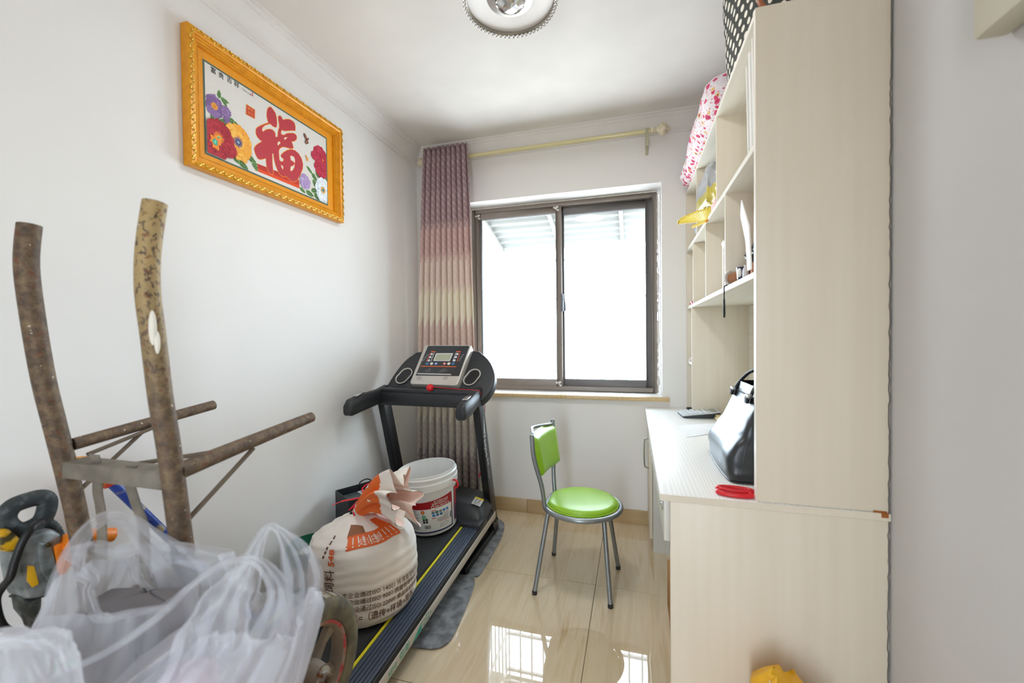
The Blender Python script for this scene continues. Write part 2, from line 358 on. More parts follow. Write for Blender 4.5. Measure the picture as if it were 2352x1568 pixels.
mk('bracket', G().box(.085, .105, 2.835, YB, 2.555, 2.572).box(.085, .105, 2.94, YB, 2.48, 2.575).prism([(.085, 2.86, 2.61), (.085, 2.83, 2.61), (.085, 2.826, 2.50), (.085, 2.832, 2.495), (.085, 2.86, 2.56)], (.02, 0, 0)), M('sage_metal_bracket', 'b4b295', .4, .2), rd, bevel=.002)
cm = bpy.data.materials.new('leaf_pattern_curtain'); cm.use_nodes = True; t = NT(cm); b = t.n['Principled BSDF']; uvn = t.new('ShaderNodeUVMap'); U, V, _ = t.sep(uvn.outputs[0])
NP = 9.0
up_ = t.m('FRACT', t.m('MULTIPLY', U, NP)); tri = t.m('ABSOLUTE', t.m('SUBTRACT', up_, .5))      # 0 at the midrib, .5 at the leaf edge
sc_ = t.m('ADD', t.m('SUBTRACT', V, .06), t.m('MULTIPLY', t.m('POWER', tri, 1.6), .34))
row = t.m('FLOOR', t.m('DIVIDE', sc_, .235))
cols = {0: 'a39592', 1: 'a79996', 2: 'c3b7aa', 3: 'd9cfbc', 4: 'cba8a2', 5: 'd9c0b5', 6: 'e6dcc8', 7: 'dcc6bc', 8: 'c8a7a3', 9: 'a68a8e', 10: '9e8288', 11: '9a8086', 12: '9a8086'}
cc = t.ramp(t.m('DIVIDE', t.m('ADD', row, .5), 13.0), [(k / 13., lin(v)) for k, v in cols.items()], True)
vein = t.m('LESS_THAN', t.m('FRACT', t.m('MULTIPLY', t.m('SUBTRACT', V, t.m('MULTIPLY', t.m('POWER', tri, .75), .12)), 21.0)), .10)
edge = t.m('LESS_THAN', t.m('ABSOLUTE', t.m('SUBTRACT', t.m('FRACT', t.m('DIVIDE', sc_, .235)), .5)), .0)
e2 = t.m('LESS_THAN', t.m('FRACT', t.m('DIVIDE', sc_, .235)), .022); mid = t.m('LESS_THAN', tri, .018)
ln = t.m('MAXIMUM', t.m('MAXIMUM', vein, e2), mid)
t.l.new(t.mix(t.m('MULTIPLY', ln, .6), cc, lin('e6ddce')), b.inputs['Base Color']); b.inputs['Roughness'].default_value = .85
tl = t.new('ShaderNodeBsdfTranslucent'); t.l.new(b.inputs['Base Color'].links[0].from_socket, tl.inputs[0]); mx = t.new('ShaderNodeMixShader'); mx.inputs[0].default_value = .12
t.l.new(b.outputs[0], mx.inputs[1]); t.l.new(tl.outputs[0], mx.inputs[2]); t.l.new(mx.outputs[0], t.n['Material Output'].inputs[0])
def curt(u, v):
    z = .115 + v * 2.545; k = 1 - v
    x0 = -1.455 - .105 * k ** .8; x1 = -1.115 + .062 * k ** .8; ph = 2 * PI * NP * u
    uu = u + .006 * math.sin(z * 3 + u * 20) * k
    A = .023 + .010 * nz((u * 9, 0, z * .6)) ; y = 2.794 - A * math.cos(ph) + .010 * nz((u * 5, 1, z)) * k
    return (x0 + (x1 - x0) * uu + .008 * math.sin(ph) , y, z)
g = G().surf(curt, 216, 60); g.uv = [(i / 216, (.115 + j / 60 * 2.56)) for j in range(61) for i in range(217)]
cu = mk('curtain', g, cm, smooth=True); cu.modifiers.new('s', 'SOLIDIFY').thickness = .0015
for p in cu.data.polygons: p.use_smooth = True
tag(cu, 'mauve and cream leaf-patterned curtain hanging bunched at the window corner', 'curtain')

# ------------------------------------------------------------------ ceiling lamp
LC = Vector((-.46, 1.62, 0)); chrome = M('polished_chrome', 'd8d8d8', .08, 1.0); lampw = M('frosted_white_acrylic', 'e9e3de', .35)
lp = thing('ceiling_lamp', (LC.x, LC.y, 2.60), 'round white ceiling lamp rimmed with crystal beads', 'lamp')
mk('backplate', G().lathe([(.165, ZC), (.165, 2.635), (0, 2.635)], LC, 48), lampw, lp, smooth=1)
mk('diffuser', G().lathe([(.178, 2.648), (.178, 2.628), (.172, 2.622), (.09, 2.630), (.09, 2.640)], LC, 64), lampw, lp, smooth=1)
mk('reflector', G().lathe([(.096, 2.632), (.09, 2.622), (.062, 2.616), (.056, 2.624), (.0, 2.624)], LC, 48), M('satin_silver', 'b9b4ad', .3, .7), lp, smooth=1)
mk('crystal_core', G().lathe([(.058, 2.62), (.05, 2.60), (.03, 2.59), (.0, 2.586)], LC, 20), chrome, lp)
ll = bpy.data.lights.new('added_room_fill', 'AREA'); ll.shape = 'DISK'; ll.size = .30; ll.energy = 3.0; ll.color = (.95, .98, 1.0); lo = bpy.data.objects.new('added_room_fill', ll); COL.objects.link(lo); lo.parent = lp; lo.location = (0, 0, -.022)  # fill light added under the unlit fixture to brighten floor and walls
glassc = M('clear_crystal', 'f4f4f4', .05, .6)
mk('crystal_rim', G().lathe([(.188, 2.64), (.188, 2.612), (.180, 2.606), (.172, 2.612), (.172, 2.64)], LC, 72), M('silver_rim', 'aaa69c', .25, .8), lp, smooth=1)
gb = G(); gb.lathe([(.0062, 0), (.0082, -.003), (.0062, -.006), (.003, -.004), (.003, 0)], (0, 0, 0), 12)
q0 = None
for i in range(60):
    a = 2 * PI * i / 60; p = Vector((LC.x + .180 * math.cos(a), LC.y + .180 * math.sin(a), 2.607))
    if q0 is None:
        gg = G().add(gb.v, gb.f).xf(0, lambda v: v + p); q0 = mk('crystal', gg, glassc, lp, smooth=1); p0 = p
    else: dup(q0, lp, p - p0)

# ------------------------------------------------------------------ framed picture
gold = M('yellow_gold_paint', 'e69c10', .36, .1, var=('d88c0a', (30, 30, 30), .4, .7)); goldhi = M('bright_gold_leaf', 'f0c458', .22, .8)
py0, py1, pz0, pz1 = 1.174, 2.032, 1.942, 2.466
pc = thing('framed_picture', (XL, (py0 + py1) / 2, pz0), 'gold framed fortune character picture with peonies on the left wall', 'picture')
prof = [(0, 0), (0, .034), (.004, .038), (.020, .040), (.026, .036), (.028, .030), (.034, .029), (.036, .024), (.042, .023), (.044, .018), (.052, .017), (.052, 0)]
g = G(); n = len(prof); PX = XL + .002
for yy, zz, sy, sz in ((py0, pz0, 1, 1), (py1, pz0, -1, 1), (py1, pz1, -1, -1), (py0, pz1, 1, -1)): g.v += [Vector((PX + h, yy + sy * d, zz + sz * d)) for d, h in prof]
for k in range(4):
    for i in range(n - 1): g.f.append([k * n + i, ((k + 1) % 4) * n + i, ((k + 1) % 4) * n + i + 1, k * n + i + 1])
mk('frame', g, gold, pc)
g = G()
def curl(cy, cz, dy, dz, s):
    for sg in (1, -1):
        pts = []
        for k in range(12):
            a = k / 11 * 4.6; r = .011 * (1 - k / 14); q = s * .5
            lx = sg * (.013 - r * math.cos(a)) ; ly = sg * (r * math.sin(a)) * .75
            pts.append((PX + .0405, cy + dy * lx + dz * ly, cz + dz * lx + dy * ly))
        g.tube(pts, [.0022 - .0012 * k / 11 for k in range(12)], 5)
    g.sphere((PX + .040, cy + dy * .0, cz + dz * .0), .004, 6, 4, (.7, 1.3 if dy else .8, 1.3 if dz else .8))
ny, nzq = 21, 13
for i in range(ny):
    yy = py0 + .018 + (i + .5) * (py1 - py0 - .036) / ny
    curl(yy, pz0 + .011, 1, 0, 1); curl(yy, pz1 - .011, 1, 0, 1)
for i in range(nzq):
    zz = pz0 + .018 + (i + .5) * (pz1 - pz0 - .036) / nzq
    curl(py0 + .011, zz, 0, 1, 1); curl(py1 - .011, zz, 0, 1, 1)
mk('carved_ornament', g, goldhi, pc, smooth=1)
g = G(); bd = .049
def bead(y, z): g.add([(PX + .021, y, z), (PX + .017, y - .0022, z), (PX + .017, y, z - .0022), (PX + .017, y + .0022, z), (PX + .017, y, z + .0022)], [(0, 2, 1), (0, 3, 2), (0, 4, 3), (0, 1, 4)])
k = py0 + bd
while k < py1 - bd: bead(k, pz0 + bd); bead(k, pz1 - bd); k += .0055
k = pz0 + bd
while k < pz1 - bd: bead(py0 + bd, k); bead(py1 - bd, k); k += .0055
mk('bead_trim', g, goldhi, pc, kind='stuff')
mk('mat', G().box(PX, PX + .010, py0 + .045, py1 - .045, pz0 + .045, pz1 - .045), M('gold_flecked_mat', 'e8990a', .45, .05, var=('d98c0a', (200, 200, 200), .5, .7)), pc)
ay0, ay1, az0, az1 = 1.252, 1.930, 2.017, 2.376; AX = PX + .0105
pr = G(); LAY = [0]
def A3(px_, py_): q = at(px_, py_, x=AX); return q
def lay(): LAY[0] += 1; return AX + LAY[0] * .000004
def clampq(q, x): return Vector((x, min(max(q.y, ay0 + .004), ay1 - .004), min(max(q.z, az0 + .004), az1 - .004)))
def ppoly(pts, col): x = lay(); pr.poly([clampq(q, x) for q in pts], col)
pr.poly([(AX, ay0 - .004, az0 - .004), (AX, ay1 + .004, az0 - .004), (AX, ay1 + .004, az1 + .004), (AX, ay0 - .004, az1 + .004)], '4f6658')
x = lay(); pr.poly([(x, ay0 + .0035, az0 + .0035), (x, ay1 - .0035, az0 + .0035), (x, ay1 - .0035, az1 - .0035), (x, ay0 + .0035, az1 - .0035)], 'dcd9d4')
def fpx(px_, py_, x=None): return at(px_, py_, x=AX)
# red meander band at the bottom
bp = [fpx(590, 366), fpx(687, 404), fpx(688, 424), fpx(586, 381)]; ppoly(bp, 'c8321f')
bp = [fpx(588, 376), fpx(688, 417), fpx(688, 424), fpx(586, 382)]; ppoly(bp, 'e04a18')
B0, B1, B2 = fpx(592, 367.5), fpx(686, 405), fpx(591, 375.5)
eu = (B1 - B0) / 22; ev = (B2 - B0)
for i in range(22):
    for (a0, a1, b0, b1) in ((.05, .85, .0, .1), (.05, .15, .0, .8), (.05, .65, .7, .8), (.55, .65, .35, .8), (.3, .65, .35, .45)):
        q = B0 + eu * i; ppoly([q + eu * a0 + ev * b0, q + eu * a1 + ev * b0, q + eu * a1 + ev * b1, q + eu * a0 + ev * b1], '8f1d1c')
def blob(c, ry, rz, col, n=14, j=.18, seed=0, rot=0):
    pts = []
    for k in range(n):
        a = 2 * PI * k / n; r = 1 + j * nz((math.cos(a) * 2 + seed, math.sin(a) * 2, seed * 1.7)) + j * .5 * math.cos(a * 7 + seed)
        dy, dz = ry * r * math.cos(a), rz * r * math.sin(a)
        pts.append(Vector((0, c.y + dy * math.cos(rot) - dz * math.sin(rot), c.z + dy * math.sin(rot) + dz * math.cos(rot))))
    ppoly(pts, col)
def leaf(c, L, W, rot, c1='3f6b33', c2='8fb076'):
    pts = []
    for k in range(16):
        a = 2 * PI * k / 16; dy = L * math.cos(a); dz = W * math.sin(a) * (1 - .55 * max(0, math.cos(a))) * (1 + .15 * math.cos(a * 6))
        pts.append(Vector((0, c.y + dy * math.cos(rot) - dz * math.sin(rot), c.z + dy * math.sin(rot) + dz * math.cos(rot))))
    ppoly(pts, c2); m_ = [Vector((0, c.y + (p.y - c.y) * .86, c.z + (p.z - c.z) * .84)) for p in pts]; ppoly(m_, c1)
    d = Vector((0, math.cos(rot), math.sin(rot))); nrm = Vector((0, -math.sin(rot), math.cos(rot)))
    ppoly([c - d * L * .9 + nrm * .0007, c - d * L * .9 - nrm * .0007, c + d * L * .9], c2)
    for s in (-1, 1):
        for tt in (-.5, -.1, .3): a0 = c + d * L * tt; ppoly([a0, a0 + d * .002, a0 + d * L * .28 + nrm * s * W * .55], c2)
def peony(c, R, cs, heart, seed, ry=1.0):
    rnd = random.Random(seed)
    for ring, (rr, n_, ps) in enumerate(((.80, 13, .40), (.62, 12, .36), (.44, 10, .30), (.27, 8, .24), (.12, 5, .18))):
        for k in range(n_):
            a = 2 * PI * k / n_ + rnd.random() * .6; q = Vector((0, c.y + R * rr * math.cos(a) * ry, c.z + R * rr * math.sin(a)))
            blob(q, R * ps * 1.08, R * ps * .84, cs[2], 12, .3, seed + k + ring * 9, a + PI / 2)
            blob(q + Vector((0, math.cos(a), math.sin(a))) * R * .03, R * ps, R * ps * .74, cs[rnd.randrange(2)], 12, .3, seed + k + ring * 9, a + PI / 2)
            blob(q - Vector((0, math.cos(a), math.sin(a))) * R * .05, R * ps * .5, R * ps * .28, cs[2] if rnd.random() < .5 else cs[0], 9, .4, seed + k, a + PI / 2)
    if heart:
        for k in range(26):
            a = 2 * PI * k / 26; d = Vector((0, math.cos(a), math.sin(a))); nn = Vector((0, -d.z, d.y)); q = Vector((0, c.y, c.z)); L = R * (.30 + .08 * rnd.random())
            ppoly([q + nn * .001, q - nn * .001, q + d * L - nn * .0014, q + d * L + nn * .0014], heart[0])
        blob(c, R * .15, R * .13, heart[2], 9, .3, seed); blob(c, R * .10, R * .09, heart[1], 9, .3, seed)
for px_, py_, L, W, r in ((503, 207, .018, .009, 1.5), (516, 222, .020, .009, -.1), (515, 226, .02, .009, -.9), (511, 236, .012, .007, .3), (488, 262, .018, .01, 1.9), (500, 264, .018, .01, 1.2), (510, 270, .02, .011, .7), (536, 272, .024, .012, -.3), (543, 280, .02, .01, -1), (519, 280, .012, .01, -.9), (535, 346, .018, .01, -.5), (546, 360, .026, .013, -.4), (560, 372, .03, .015, -.6), (580, 360, .03, .014, -.55), (586, 374, .022, .011, -.8)): leaf(fpx(px_, py_), L, W, r)
peony(fpx(492, 235), .040, ('7c5c92', '8f70a6', '553c70'), ('e79a2c', 'e79a2c', '9a5f20'), 3, .8)
peony(fpx(519, 248), .020, ('8a6aa0', '9b7fb2', '5d4478'), None, 5); peony(fpx(520, 266), .013, ('7c5c92', '8f70a6', '553c70'), None, 6)
peony(fpx(546, 318), .066, ('f0a838', 'f5bd4c', 'dd6f22'), ('3a4a86', '9db4c4', '2d3560'), 11, .85)
peony(fpx(560, 358), .013, ('f0a838', 'f5bd4c', 'e8831f'), None, 12); peony(fpx(530, 290), .024, ('f2b040', 'f7c458', 'e0802a'), None, 13)
peony(fpx(500, 308), .066, ('a81c2e', 'b9273a', '6b0f1e'), ('ef8c2b', '3aa58c', 'e8d44a'), 21, .9)
peony(fpx(492, 340), .04, ('a81c2e', 'b9273a', '6b0f1e'), None, 22, 1.1); peony(fpx(525, 335), .030, ('a81c2e', 'b9273a', '6b0f1e'), None, 23)
blob(fpx(492, 316), .024, .026, 'ef8c2b', 22, .4, 8); blob(fpx(491.5, 317), .012, .013, '3aa58c', 12, .3, 9); blob(fpx(491.5, 317), .006, .007, '6fd0b8', 9, .3, 9)
LAY[0] = 60
for px_, py_, L, W, r in ((712, 383, .03, .009, -.6), (722, 398, .026, .013, -.7), (732, 395, .028, .013, -.4), (722, 412, .022, .012, -1.2), (748, 392, .03, .012, -.9), (752, 400, .026, .014, .2), (712, 436, .03, .014, -.2), (722, 428, .026, .013, .4), (728, 444, .028, .015, -.8), (695, 428, .022, .01, -.4), (740, 398, .03, .012, -1.1)): leaf(fpx(px_, py_), L, W, r)
peony(fpx(735, 352), .052, ('b82240', 'c63552', '7a1228'), None, 31, .9); peony(fpx(738, 378), .045, ('b82240', 'c63552', '7a1228'), None, 32, 1.1); peony(fpx(721, 348), .02, ('b82240', 'c63552', '7a1228'), None, 33)
blob(fpx(741, 359), .008, .005, 'e08a2c', 12, .6, 8)
peony(fpx(700, 408), .034, ('a58cc0', 'bda9d4', '7a5f9c'), None, 41, .9)
peony(fpx(741, 428), .058, ('dde8ee', 'eef4f6', '7ba3d0'), ('d5a63a', '3aa58c', '5b4a86'), 51, .85)
def butterfly(c, s, c1, c2):
    for a, L, W in ((2.2, 1, .42), (.9, .6, .25), (-1.9, .7, .5), (-1.0, .5, .3)):
        d = Vector((0, math.cos(a), math.sin(a))); leafc = c + d * L * s * .5
        blob(leafc, s * L * .5, s * W * .5, '2b2624' if c1 == 'b0604a' else c1, 10, .2, 3, a); blob(leafc, s * L * .34, s * W * .3, c1 if c1 == 'b0604a' else c2, 8, .3, 4, a)
butterfly(fpx(704, 313), .034, 'b0604a', 'd08060'); butterfly(fpx(705, 356), .020, 'e0902c', 'f0b04c')
LAY[0] = 120
# the big character
OX, OY, SCL = 560, 220, 7.8375
def tr_(pts): return [fpx(OX + a / SCL, OY + b / SCL) for a, b in pts]
outer = [(440,410),(380,430),(300,462),(240,495),(215,530),(213,610),(240,670),(280,715),(325,750),(260,785),(205,830),(182,880),(190,930),(215,1000),(250,1060),(290,1080),(350,1070),(395,1055),(400,1130),(410,1220),(450,1300),(500,1350),(525,1350),(528,1280),(515,1150),(512,970),(530,968),(540,1060),(570,1180),(610,1280),(650,1350),(700,1385),(760,1380),(800,1420),(850,1465),(900,1480),(960,1460),(990,1400),(1030,1320),(1060,1240),(1065,1160),(1040,1060),(990,970),(920,910),(850,890),(780,905),(720,940),(680,975),(660,1010),(680,1040),(710,1060),(715,1085),(700,1110),(665,1110),(640,1080),(635,1000),(630,930),(640,890),(670,860),(710,850),(760,858),(830,880),(885,880),(892,850),(875,790),(860,755),(900,750),(940,725),(955,690),(950,650),(930,620),(890,600),(830,598),(770,605),(730,630),(700,632),(672,615),(668,580),(690,545),(730,565),(800,560),(870,555),(925,560),(930,500),(915,420),(880,380),(820,350),(760,348),(705,360),(690,330),(665,290),(635,285),(615,305),(618,360),(632,430),(635,500),(615,560),(607,620),(605,668),(570,668),(568,610),(545,565),(510,535),(460,525),(400,535),(345,572),(325,550),(335,505),(375,465),(430,445),(470,440)]
dot = [(455,128),(490,130),(530,180),(570,240),(590,320),(598,420),(590,490),(570,500),(520,480),(480,440),(445,420),(425,370),(410,300),(412,220),(425,160)]
holes = [[(605,780),(625,750),(655,760),(655,785),(610,825)],[(722,685),(790,670),(735,725)],[(835,1010),(870,1010),(905,1035),(920,1080),(918,1140),(880,1105),(845,1085)],[(845,1200),(885,1190),(915,1150),(905,1220),(880,1265),(850,1285),(835,1270)],[(665,1175),(700,1190),(710,1225),(700,1258),(680,1220)]]
def stroke(P, w_, col):
    x = lay(); L = len(P); ins = []; ou = []
    for i in range(L):
        d = (P[(i + 1) % L] - P[i - 1]); d.x = 0; d.normalize(); nn = Vector((0, -d.z, d.y)); ins.append(P[i] + nn * w_); ou.append(P[i] - nn * w_)
    for i in range(L): k = (i + 1) % L; pr.poly([clampq(q, x) for q in (ins[i], ins[k], ou[k], ou[i])], col)
RED = 'b93440'
for P in (outer, dot): Q = tr_(P); ppoly(Q, RED); stroke(Q, .0012, 'ee9a1c')
for P in holes: Q = tr_(P); ppoly(Q, 'dcd9d4'); stroke(Q, .0010, 'ee9a1c')
# seal
S_ = tr_([(42, 78), (200, 180), (196, 345), (35, 262)]); ppoly(S_, 'c0392b'); stroke(S_, .0012, 'ee9a1c'); cS = sum(S_, Vector()) / 4; stroke([cS + (q - cS) * .82 for q in S_], .0006, 'ee9a1c')
def tmap(o_, eu_, ev_):
    x = lay(); return lambda u, v: Vector((x, (o_ + eu_ * u + ev_ * v).y, (o_ + eu_ * u + ev_ * v).z))
EY, EZ = Vector((0, 1, 0)), Vector((0, 0, 1))
for ch, dy, dz in (('花', .007, .006), ('开', .007, -.011), ('富', -.007, .006), ('贵', -.007, -.011)): put_text(pr, ch, tmap(cS, EY, EZ), .012, 'e8922a', dy - .006, dz - .001, .01)
for ch, px_, py_ in (('富', 490, 152), ('贵', 508, 164), ('吉', 527, 174), ('祥', 543.5, 184.6)): put_text(pr, ch, tmap(fpx(px_, py_), EY, EZ), .025, '2a2a2e', -.013, -.011, .012)
for i, ch in enumerate('丁酉年之春'): put_text(pr, ch, tmap(fpx(555.5 + i * 4.8, 195 + i * 3.3), EY, EZ), .009, '3a3a3e', -.004, -.003)
q = fpx(579.5, 207.5); ppoly([q + Vector((0, -.004, -.008)), q + Vector((0, .004, -.008)), q + Vector((0, .004, .008)), q + Vector((0, -.004, .008))], 'c85060'); put_text(pr, '印', tmap(q, EY, EZ), .008, 'e8e0dc', -.004, -.003)
mk('artwork', pr, PRINT, pc)

# ------------------------------------------------------------------ desk
DX, DY0, DZT = .075, 1.334, .808
lam = M('cream_laminate', 'ddd3c2', .38, var=('d9cebb', (30, 30, 1.2), .3, .7, 3), bump=((50, 50, 2), .03, .001))
edgem = M('cream_edge_band', 'e8dfd2', .3)
woodw = bpy.data.materials.new('white_grained_laminate'); woodw.use_nodes = True; t = NT(woodw); b = t.n['Principled BSDF']
co = t.coord(scale=(1, .05, 1)); nn = t.noise(co, 3.0, 3, .5, 0)
wv = t.m('FRACT', t.m('ADD', t.m('MULTIPLY', t.sep(t.coord(scale=(1, 1, 1)))[0], 80.), t.m('MULTIPLY', nn, 26.)))
wv = t.m('ABSOLUTE', t.m('SUBTRACT', wv, .5)); fine = t.noise(t.coord(scale=(60, 5, 60)), 1, 3)
f = t.m('MULTIPLY', t.m('MULTIPLY', t.m('POWER', t.m('MULTIPLY', wv, 2.), 2.2), .5), t.m('ADD', .1, t.m('MULTIPLY', fine, 1.3)))
t.l.new(t.mix(f, lin('f2f1ee'), lin('c6c3bb')), b.inputs['Base Color']); b.inputs['Roughness'].default_value = .3
def gx(): pass
dk = thing('desk', (.38, 2.14, 0), 'cream built-in writing desk along the right wall with white grained top', 'desk')
mk('desktop', G().box(DX, XR - .002, DY0, YB - .001, DZT - .022, DZT), woodw, dk, bevel=.003)
mk('edge_strip', G().box(DX + .002, XR - .002, DY0 - .0012, DY0, DZT - .0205, DZT - .0015), lam, dk)
mk('side_panel', G().box(.105, XR - .003, DY0 + .002, DY0 + .02, 0, DZT - .022), lam, dk, bevel=.001)
gwhite = M('pale_grey_laminate', 'd5d3cc', .35, var=('cbc9c1', (60, 60, 2), .3, .7))
dr = mk('drawer', G().box(.088, .106, DY0 + .022, 2.585, .655, DZT - .026), gwhite, dk, bevel=.001)
mk('lock', G().box(.083, .0885, DY0 + .06, DY0 + .085, .735, .775).tube([(.08, DY0 + .072, .755), (.089, DY0 + .072, .755)], .008, 10), M('brushed_steel', 'a5a5a3', .3, .9), dr, bevel=.001)
mk('pedestal', G().box(.108, XR - .003, 2.59, 2.606, 0, DZT - .022).box(.108, XR - .003, 2.925, 2.94, 0, DZT - .022).box(.108, XR - .003, 2.606, 2.925, .05, .066).box(.13, .14, 2.606, 2.925, 0, .05), gwhite, dk, bevel=.001)
dd = mk('door', G().box(.088, .106, 2.60, 2.938, .075, DZT - .03), lam, dk, bevel=.001)
mk('handle', G().tube(spline([(.09, 2.66, .66), (.068, 2.66, .655), (.062, 2.66, .62), (.062, 2.66, .52), (.068, 2.66, .485), (.09, 2.66, .48)], 5), .0045, 8), M('satin_chrome', 'b5b5b2', .25, .9), dd, smooth=1)
tag(mk('carton', G().box(.15, .45, 1.75, 2.1, 0, .22).box(.148, .452, 1.90, 1.95, .0, .2205), M('kraft_board', 'b07f45', .8), bevel=.002), 'brown cardboard carton on the floor under the desk', 'box')

# ------------------------------------------------------------------ hutch
hx0, hx1, TH, HT = .337, XR - .003, .018, 2.203
ht = thing('shelf_unit', (.5, 2.14, DZT + .001), 'tall cream open shelf unit standing on the desk against the right wall', 'shelf unit')
lamd = M('cream_laminate_panel', 'ddd4c3', .42, var=('d8cebb', (40, 40, 1.5), .3, .7, 3)); shlf = M('pale_shelf_laminate', 'e9e5da', .35, var=('dfdacd', (40, 2, 40), .3, .7, 3))
Z1, Z2 = 1.45, 1.816
mk('side_panel', G().box(hx0, hx1, DY0 + .002, DY0 + .02, DZT + .001, HT), lam, ht, bevel=.0015)
mk('edge_band', G().box(hx0 - .0015, hx0, DY0 + .002, DY0 + .02, DZT + .002, HT - .001), edgem, ht)
mk('end_panel', G().box(hx0, hx1, 2.926, 2.944, DZT + .001, HT), lamd, ht, bevel=.001)
mk('back_panel', G().box(.64, .649, DY0 + .02, 2.926, DZT + .001, HT - TH), shlf, ht)
mk('top_panel', G().box(hx0, .649, DY0 + .02, 2.926, HT - TH, HT), shlf, ht, bevel=.001)
for z, n_ in ((Z1, 'shelf'), (Z2, 'shelf')): mk(n_, G().box(hx0, .64, DY0 + .02, 2.926, z, z + TH), shlf, ht, bevel=.001)
mk('small_shelf', G().box(hx0, .64, 2.71, 2.926, 1.105, 1.120), shlf, ht, bevel=.001)
for y, z0, z1 in ((2.70, DZT + .001, Z1), (1.749, Z1 + TH, Z2), (2.192, Z1 + TH, Z2), (2.63, Z1 + TH, Z2), (1.916, Z2 + TH, HT - TH), (2.48, Z2 + TH, HT - TH)):
    mk('divider', G().box(hx0, .64, y, y + .012, z0, z1), lamd, ht, bevel=.001)
g = G(); rnd = random.Random(4); pts = []
for i in range(160):
    z = HT * i / 159 + .0; pts.append((XR - .004 - .003 * rnd.random() * (1 if z < 1.95 else .3), DY0 + .0015, z))
mk('caulk_crack', G().tube(pts, .0018, 5), M('dark_gap', '6b655f', .9), ht)
st = M('rusty_stain', '9a5a24', .9); 
mk('rust_stain', G().box(.615, .645, DY0 + .0005, DY0 + .0018, DZT - .0005, DZT + .005).box(.632, .648, DY0 - .0015, DY0 + .0015, DZT - .012, DZT + .001), st, ht)

# ------------------------------------------------------------------ wall box high on the right wall
tag(mk('electrical_box', G().box(.60, XR - .0005, .35, .985, 1.818, 2.28), M('cream_enamel_box', 'c4bfac', .45), bevel=.01), 'cream metal box mounted high on the right wall at the picture corner', 'electrical box')

# ------------------------------------------------------------------ chair
silver = M('silver_grey_painted_steel', '8f9496', .32, .55); green = M('lime_green_vinyl', '93bf2c', .33, var=('8ab626', (4, 4, 4), .3, .7), bump=((90, 90, 90), .06, .001))
foot = M('black_plastic_foot', '1c1c1e', .5)
ch = thing('dining_chair', (-.27, 2.19, 0), 'silver tube chair with round lime green vinyl seat on the tiled floor', 'chair')
SCX, SCY, SR, SZ = -.262, 2.19, .198, .405
ring = []
for k in range(48):
    a = 2 * PI * k / 48; x = SCX + SR * math.cos(a); y = SCY + SR * 1.02 * math.sin(a)
    x = max(x, SCX - .80 * SR - .02 * abs(math.sin(a)) ** 0) if math.cos(a) < 0 else x
    ring.append((max(x, SCX - SR * .93), y, SZ))
mk('seat_frame', G().tube(ring, .0125, 12, closed=True), silver, ch, smooth=1)
legs = [((-.48, 2.015), (-.418, 2.075)), ((-.455, 2.409), (-.405, 2.315)), ((-.11, 2.007), (-.142, 2.062)), ((-.086, 2.355), (-.142, 2.32))]
for (bx, by), (tx, ty) in legs:
    lg = mk('leg', G().tube([(bx, by, .012), (tx, ty, SZ - .004)], .0115, 12), silver, ch, smooth=1)
    mk('foot_cap', G().lathe([(.0125, 0), (.0128, .016), (.0115, .02)], (bx, by, 0), 14), foot, lg, smooth=1)
def seat(u, v):
    a = 2 * PI * u; r = SR * .925; rr, z = [(0, .020), (.5, .020), (.85, .019), (.95, .015), (.99, .006), (1.0, -.004), (.97, -.012), (0, -.012)][v]
    x = r * rr * math.cos(a); y = r * rr * math.sin(a); x = max(x, -r * rr * .93) if rr > .3 else x
    return (SCX + x, SCY + y, SZ + .014 + z)
g = G(); base = [[seat(i / 48, j) for i in range(48)] for j in range(8)]
g.v = [Vector(p) for rw in base for p in rw]; g.f = [(j * 48 + i, j * 48 + (i + 1) % 48, (j + 1) * 48 + (i + 1) % 48, (j + 1) * 48 + i) for j in range(7) for i in range(48)]
mk('seat', g, green, ch, smooth=True)
g = G(); g.tube([(p[0] * .935 + SCX * .065, p[1] * .935 + SCY * .065, SZ + .014) for p in ring], .004, 6, closed=True); mk('piping', g, green, bpy.data.objects['seat'], smooth=1)
bt1 = Vector((-.494, 2.050, .785)); bt2 = Vector((-.452, 2.395, .800))
for bt, (x, y) in ((bt1, (-.440, 2.095)), (bt2, (-.425, 2.30))):
    mk('back_post', G().tube(spline([(x, y, SZ), (x - .012, y + (bt.y - y) * .3, .52), (bt.x + .008, y + (bt.y - y) * .85, .67), bt], 5), .0115, 12), silver, ch, smooth=1)
    mk('post_cap', G().sphere(bt, .0118, 12, 8, (1, 1, .5)), M('grey_plastic', '7b7e80', .4), ch, smooth=1)
mk('top_rail', G().tube(spline([bt1 + Vector((0, 0, -.012)), bt1 + Vector((-.004, .035, .004)), bt1 + Vector((-.022, .1, .006)), bt1 + Vector((-.03, .16, .008)), bt2 + Vector((-.02, -.08, -.012)), bt2 + Vector((0, 0, -.02))], 6), .008, 12), silver, ch, smooth=1)
def pad(fx):   # fx: front offset; curved cushion between the posts
    rows = []
    for j in range(13):
        v = j / 12; wz = .562 + .215 * v; taper = .80 + .20 * min(1, v * 1.6); row_ = []
        for i in range(17):
            u = i / 16; yy = 2.225 + (u - .5) * .35 * taper; e = min(min(u, 1 - u) / .12, min(v, 1 - v) / .16, 1); e = math.sqrt(max(0, 1 - (1 - e) ** 2))
            xx = -.470 + .046 * (u - .5) - .006 * v + (.012 + (fx) * e)
            row_.append((xx + .010 * (1 - (2 * u - 1) ** 2) * -1.2 - (v - .5) * .03, yy, wz + .014 * (1 - (2 * u - 1) ** 2) * (v - .35)))
        rows.append(row_)
    return rows
g = G(); fr_ = pad(.030); bk = pad(-.004); n_ = 17
